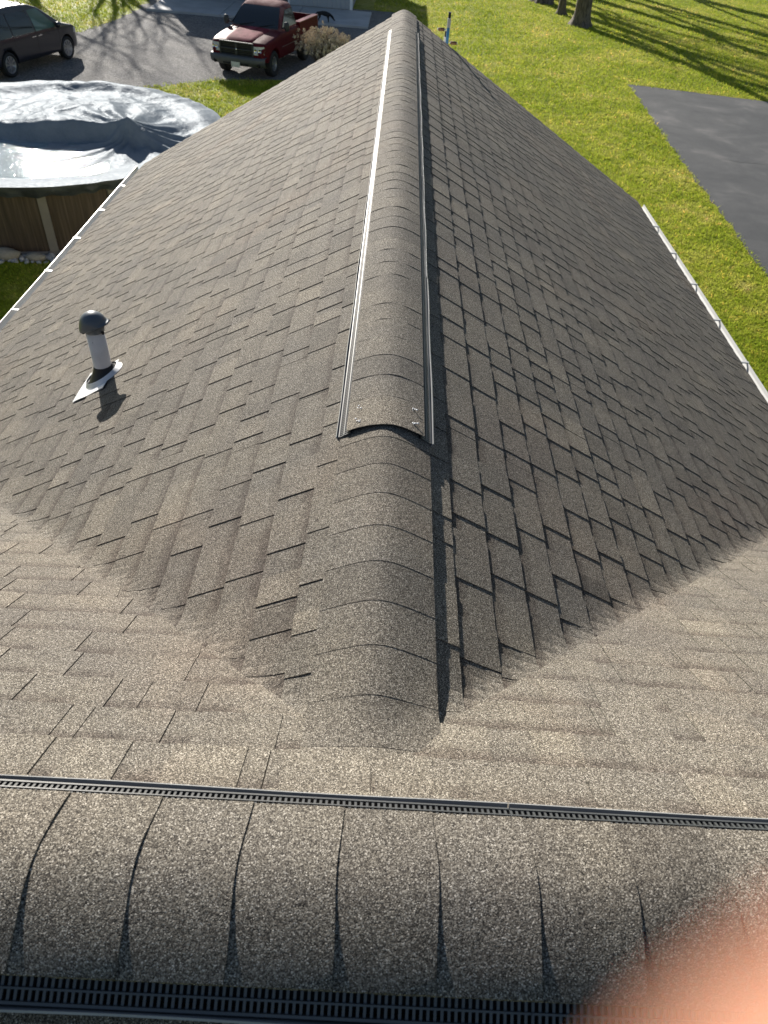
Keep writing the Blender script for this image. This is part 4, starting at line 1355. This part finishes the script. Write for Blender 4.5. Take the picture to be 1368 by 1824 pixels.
rz = ramp(t, zz, [(0.03, (0.30,0.28,0.26)), (0.08, (0.012,0.012,0.013))])
L(t, rz.outputs[0], b.inputs['Base Color']); b.inputs['Roughness'].default_value = 0.8
dm.materials.append(m)
dog = bpy.data.objects.new('dog', dm); COL.objects.link(dog)
dog.scale = (0.64, 0.64, 0.64); dog.location = (-3.42, 38.62, 0.10); dog.rotation_euler = (0, 0, R(-14))
dog['label'] = 'black dog with pale legs sniffing the concrete behind the pickup'; dog['category'] = 'dog'

# ------------------------------------------------------------------ ladder beyond the far edge
lad = empty('ladder', (0.575, 10.14, 0), label='blue ladder seen edge on beyond the far roof edge', category='ladder')
M_BLUE = simple('blue_fibreglass', (0.02,0.14,0.30), 0.4, var=0.15, vscale=8)
M_ALU = simple('ladder_aluminium', (0.55,0.55,0.54), 0.4, 0.6)
for yy, top in ((0.0, 4.59), (0.40, 4.34)):
    mb = MB(); mb.box((-0.016, yy - 0.03, 0.0), (0.016, yy + 0.03, top - 0.09)); mb.build('rail', M_BLUE, lad)
    mb = MB(); mb.box((-0.019, yy - 0.034, top - 0.09), (0.019, yy + 0.034, top)); mb.build('rail_bracket', M_ALU, lad)
    mb = MB(); mb.box((-0.015, yy - 0.02, top), (0.015, yy + 0.02, top + 0.06)); mb.build('end_cap', M_BLACKR, lad)
z = 0.3
while z < 4.4:
    mb = MB(); mb.tube([(0, 0.03, z), (0, 0.37, z)], 0.016, 8); mb.build('rung', M_ALU, lad); z += 0.305
M_PAD = simple('brown_pad', (0.16,0.085,0.035), 0.6)
for (x, y, z) in ((-0.080, 0.02, 4.47), (0.080, 0.0, 4.345)):
    mb = MB(); mb.tube([(x - 0.038, y, z), (x - 0.028, y, z), (x + 0.028, y, z), (x + 0.038, y, z)], [0.012, 0.019, 0.019, 0.012], 10); mb.build('pad', M_PAD, lad)
    mb = MB(); mb.tube([(x - 0.048, y, z), (x - 0.037, y, z)], 0.010, 8); mb.tube([(x + 0.037, y, z), (x + 0.048, y, z)], 0.010, 8); mb.tube([(0, y, z), (x*0.5, y, z)], 0.003, 5); mb.build('pad_end', M_WHITE, lad)

# ------------------------------------------------------------------ dried shrub beside the pickup
sh = empty('shrub', (-2.62, 29.55, 0), label='dry beige shrub with fluffy seed heads beside the pickup', category='shrub')
rs = random.Random(15)
st = MB(); hd = MB()
for k in range(230):
    an = rs.uniform(0, 6.28); sp = rs.uniform(0.05, 1.0)**0.6
    b0 = Vector((rs.uniform(-0.22, 0.22), rs.uniform(-0.22, 0.22), 0)); hgt = rs.uniform(0.9, 1.35)*(1 - 0.30*sp*sp)
    tip = b0 + Vector((math.cos(an)*sp*0.95, math.sin(an)*sp*0.95, hgt))
    mid = b0.lerp(tip, 0.5) + Vector((0, 0, 0.12))
    st.tube([b0, mid, tip], [0.007, 0.005, 0.003], 3, cap=False)
    for q in range(3):
        s0 = mid.lerp(tip, rs.uniform(0.0, 0.8)); tp_ = s0 + Vector((rs.uniform(-.22,.22), rs.uniform(-.22,.22), rs.uniform(0.05,.25)))
        st.tube([s0, tp_], [0.004, 0.002], 3, cap=False)
        ends = [tp_] if q < 2 else [tip]
        for c in ends:
            hs = rs.uniform(0.045, 0.085)
            for w in range(26):
                d = Vector((rs.gauss(0, 1), rs.gauss(0, 1), rs.gauss(0, 1.25))).normalized()*hs*rs.uniform(0.3, 1)
                p = c + d; e1 = Vector((rs.gauss(0,1), rs.gauss(0,1), rs.gauss(0,1))).normalized()*0.022; e2 = e1.cross(Vector((rs.gauss(0,1), rs.gauss(0,1), rs.gauss(0,1)))).normalized()*0.016
                hd.face([hd.vert(p - e1), hd.vert(p + e2), hd.vert(p + e1), hd.vert(p - e2)])
st.build('stem', simple('dry_stem', (0.13,0.095,0.06), 0.8, var=0.2), sh)
hd.build('foliage', simple('dry_seed_head', (0.62,0.52,0.38), 0.85, var=0.2, vscale=9), sh, kind='stuff')

# ------------------------------------------------------------------ bare trees
def bare_tree(seed, height, r0, spread=0.5):
    rs = random.Random(seed)
    tr = MB(); br = MB()
    def grow(p, d, length, r, depth, mbx):
        n = 4 if depth < 3 else 3
        pts = [p]; rad = [r]
        for k in range(n):
            d = (d + Vector((rs.gauss(0, .10), rs.gauss(0, .10), rs.gauss(0.03, .06)))).normalized()
            p = p + d*length/n; pts.append(p.copy()); rad.append(r*(1 - 0.45*(k+1)/n))
        mbx.tube(pts, rad, 7 if depth < 2 else (4 if depth < 4 else 3), cap=False)
        if depth >= 6 or r < 0.008: return
        kids = 2 if depth == 0 else rs.choice((2, 3, 3))
        if depth == 0: kids = 4
        for q in range(kids):
            j = n if q < 2 else rs.randint(1, n - 1)
            ax = Vector((rs.gauss(0,1), rs.gauss(0,1), 0.25*rs.gauss(0,1)))
            ax = (ax - d*ax.dot(d)).normalized()
            ang = rs.uniform(0.25, 0.75)*(1.0 if depth else 0.85)
            nd = (d*math.cos(ang) + ax*math.sin(ang)).normalized()
            nd.z = max(nd.z, -0.1 + 0.1*(6 - depth)*0.3)
            grow(pts[j], nd.normalized(), length*rs.uniform(0.60, 0.82), rad[j]*rs.uniform(0.55, 0.75), depth + 1, br)
    hT = height*0.26
    top = [Vector((0, 0, 0)), Vector((rs.uniform(-.1,.1), rs.uniform(-.1,.1), hT*0.5)), Vector((rs.uniform(-.25,.25), rs.uniform(-.25,.25), hT))]
    # flared, fluted trunk
    nl, ns = 12, 26
    ph = [rs.uniform(0, 6.28) for _ in range(3)]
    def tf(u, v):
        z = hT*u; an = 2*math.pi*v
        f = 0.55*math.exp(-z/0.28)
        r_ = r0*(1 + f*(1 + 0.55*math.sin(5*an + ph[0]) + 0.3*math.sin(3*an + ph[1])) - 0.22*u + 0.05*math.sin(7*an + ph[2] + z))
        c = top[0].lerp(top[1], min(1, u*2)) if u < 0.5 else top[1].lerp(top[2], u*2 - 1)
        return (c.x + r_*math.cos(an), c.y + r_*math.sin(an), z - 0.02)
    nl = 16
    tr.grid(lambda u, v: tf(u*u*0.4 + u*0.6, v), nl, ns)
    for q in range(4):
        ax = Vector((math.cos(q*1.57 + ph[0]), math.sin(q*1.57 + ph[0]), 0))
        ang = rs.uniform(0.18, 0.62)
        d = Vector((0, 0, 1))*math.cos(ang) + ax*math.sin(ang)
        grow(top[2] - Vector((0, 0, 0.3)), d, height*0.27, r0*rs.uniform(0.42, 0.6), 1, br)
    m1 = tr.mesh('trunk', [M_BARK]); m2 = br.mesh('crown', [M_BARK])
    return m1, m2
m, t, b = newmat('grey_brown_bark')
co = objco(t); mp = t.nodes.new('ShaderNodeMapping'); mp.inputs['Scale'].default_value = (9, 9, 1.6); L(t, co, mp.inputs[0])
n1 = noise(t, mp.outputs[0], 1.6, 5, 0.65)
r1 = ramp(t, n1.outputs['Fac'], [(0.35, (0.055,0.045,0.035)), (0.65, (0.20,0.165,0.13))]); L(t, r1.outputs[0], b.inputs['Base Color'])
b.inputs['Roughness'].default_value = 0.9; L(t, bump(t, n1.outputs['Fac'], 0.9, 0.05), b.inputs['Normal'])
M_BARK = m
TV = [bare_tree(3, 15, 0.40), bare_tree(8, 14, 0.33), bare_tree(21, 16, 0.36)]
def tree(x, y, v, sc, rz, label, group=None):
    e = empty('tree', (x, y, 0), rz, label=label, category='tree'); e.scale = (sc, sc, sc)
    if group: e['group'] = group
    for nm, me in zip(('trunk', 'crown'), TV[v]):
        o = bpy.data.objects.new(nm, me); COL.objects.link(o); o.parent = e
tree(9.25, 44.1, 0, 1.0, 0.4, 'thick bare tree trunk with flared roots standing closest on the lawn')
tree(8.75, 47.4, 1, 0.62, 2.1, 'slim bare tree trunk standing between two thicker trunks')
tree(8.25, 51.2, 2, 1.25, 4.0, 'broad bare tree trunk cut by the top edge of the picture')
for (x, y, v, sc, rz) in ((7.0, 58.5, 1, 1.1, 1.0), (11.3, 56.0, 0, 1.1, 2.2), (14.6, 58.3, 1, 1.2, 0.2), (18.5, 62.0, 0, 1.05, 3.3), (5.2, 66, 2, 1.0, 5.1), (10.5, 64.0, 2, 1.2, 1.7), (15.5, 67.0, 1, 1.2, 4.7)):
    tree(x, y, v, sc, rz, 'bare tree in the row past the top of the picture shading the lawn', 'bare trees past the lawn')
for (x, y, v, sc, rz) in ((-18.5, 54.0, 0, 1.05, 0.9), (-22.5, 51.5, 2, 1.0, 2.9), (-26.0, 54.0, 1, 1.1, 4.4), (-15.5, 60.0, 2, 1.2, 1.3), (-21.0, 60.0, 1, 1.25, 3.6)):
    tree(x, y, v, sc, rz, 'bare tree past the top of the picture shading the gravel', 'bare trees past the gravel')

# ------------------------------------------------------------------ mown grass
def grass(n):
    r = 5.5*np.exp(rng.random(n)*math.log(66/5.5)); an = np.radians(-44 + 80*rng.random(n))
    X, Y = r*np.sin(an), r*np.cos(an)
    ok = ~inside(GRAVEL, X + rng.normal(0, .12, n), Y + rng.normal(0, .12, n)) & ~inside(ASPHALT, X + rng.normal(0, .05, n), Y + rng.normal(0, .05, n))
    ok &= ~((np.abs(X - XR) < HALF - 0.3) & (Y < YFAR - 0.2)) & ~((Y < Y_EAVE) & (np.abs(X) < 5.3))
    ok &= ((X - PC.x)**2 + (Y - PC.y)**2 > (PR + 0.45)**2) & ~((X > -12) & (X < -1.4) & (Y > 38.2) & (Y < 54.5))
    px, py = to_px(X, Y, np.zeros(n)); ok &= (px > -250) & (px < 1620) & (py > -80)
    X, Y, r = X[ok], Y[ok], r[ok]; n = len(X)
    k = 0.55 + 0.45*np.clip(r/12, 0.6, 4)
    h = (0.030 + 0.035*rng.random(n))*np.clip(k, 0.8, 1.7); w = 0.0075*k
    th = rng.random(n)*6.283; lean = rng.normal(0, 0.55, (n, 2))*h[:, None]
    V = np.zeros((n, 6, 3)); 
    for b_, off in ((0, 0.0), (1, 1.9)):
        ca, sa = np.cos(th + off), np.sin(th + off)
        V[:, b_*3+0] = np.stack([X - ca*w, Y - sa*w, np.zeros(n) + .001], -1)
        V[:, b_*3+1] = np.stack([X + ca*w, Y + sa*w, np.zeros(n) + .001], -1)
        V[:, b_*3+2] = np.stack([X + lean[:, 0] + sa*h*.5*(1 if b_ else -1), Y + lean[:, 1], h*(1 - .25*b_)], -1)
    me = bpy.data.meshes.new('grass')
    me.vertices.add(n*6); me.vertices.foreach_set('co', V.reshape(-1).astype(np.float32))
    me.loops.add(n*6); me.loops.foreach_set('vertex_index', np.arange(n*6, dtype=np.int32))
    me.polygons.add(n*2); me.polygons.foreach_set('loop_start', np.arange(0, n*6, 3, dtype=np.int32))
    try: me.polygons.foreach_set('loop_total', np.full(n*2, 3, dtype=np.int32))
    except Exception: pass
    at = me.color_attributes.new('tone', 'FLOAT_COLOR', 'POINT')
    c = np.ones((n, 6, 4)); tint = 0.75 + 0.6*rng.random((n, 1)); dry = (rng.random((n, 1)) < 0.035)
    c[:, :, 0] = tint*(1 + dry*1.1); c[:, :, 1] = tint*(1 + dry*0.45); c[:, :, 2] = tint*(1 + dry*1.2)
    at.data.foreach_set('color', c.reshape(-1).astype(np.float32))
    me.materials.append(M_BLADE); me.update(calc_edges=True); me.validate()
    o = bpy.data.objects.new('grass', me); COL.objects.link(o)
    o['kind'] = 'stuff'; o['label'] = 'short bright green mown grass with dry patches'; o['category'] = 'grass'
grass(620000)

# ------------------------------------------------------------------ the photographer's fingertip close to the lens
def camp(x, y, z): return M @ Vector((x, y, z))
m, t, b = newmat('skin')
co = objco(t); n1 = noise(t, co, 160, 3)
r1 = ramp(t, n1.outputs['Fac'], [(0.3, (0.34,0.165,0.105)), (0.7, (0.42,0.21,0.14))]); L(t, r1.outputs[0], b.inputs['Base Color'])
b.inputs['Roughness'].default_value = 0.5
b.inputs['Subsurface Weight'].default_value = 0.6; b.inputs['Subsurface Radius'].default_value = (1.0, 0.35, 0.2); b.inputs['Subsurface Scale'].default_value = 0.008
HVx = [(.120,-.135,.050), (.095,-.105,.040), (.075,-.080,.032),                       # 0 forearm,1 wrist,2 palm
       (.052,-.068,.018), (.036,-.046,.000), (.0245,-.0305,-.0160), (.0150,-.0185,-.0240),         # index
       (.070,-.058,.024), (.062,-.040,.012), (.062,-.034,.030), (.072,-.044,.040),    # middle (curled away)
       (.086,-.058,.032), (.084,-.042,.024), (.084,-.040,.042), (.092,-.052,.048),    # ring
       (.100,-.064,.040), (.101,-.050,.036), (.101,-.050,.050), (.106,-.060,.056),    # little
       (.078,-.108,.028), (.060,-.104,.014), (.046,-.094,.004)]                       # thumb
HE = [(0,1),(1,2),(2,3),(3,4),(4,5),(5,6),(2,7),(7,8),(8,9),(9,10),(2,11),(11,12),(12,13),(13,14),(2,15),(15,16),(16,17),(17,18),(1,19),(19,20),(20,21)]
HR = [.030,.026,.024,.011,.0098,.0090,.0075,.010,.0092,.0088,.007,.0098,.009,.0085,.007,.0088,.008,.0076,.006,.013,.011,.009]
hm = skin_mesh([tuple(camp(p[0] - 0.0088, p[1] + 0.0098, p[2] + 0.010)) for p in HVx], HE, HR, 2, 2)
hm.materials.append(m)
hand = bpy.data.objects.new('hand', hm); COL.objects.link(hand)
hand['label'] = 'blurred warm fingertip of the photographer over the lower right corner'; hand['category'] = 'hand'
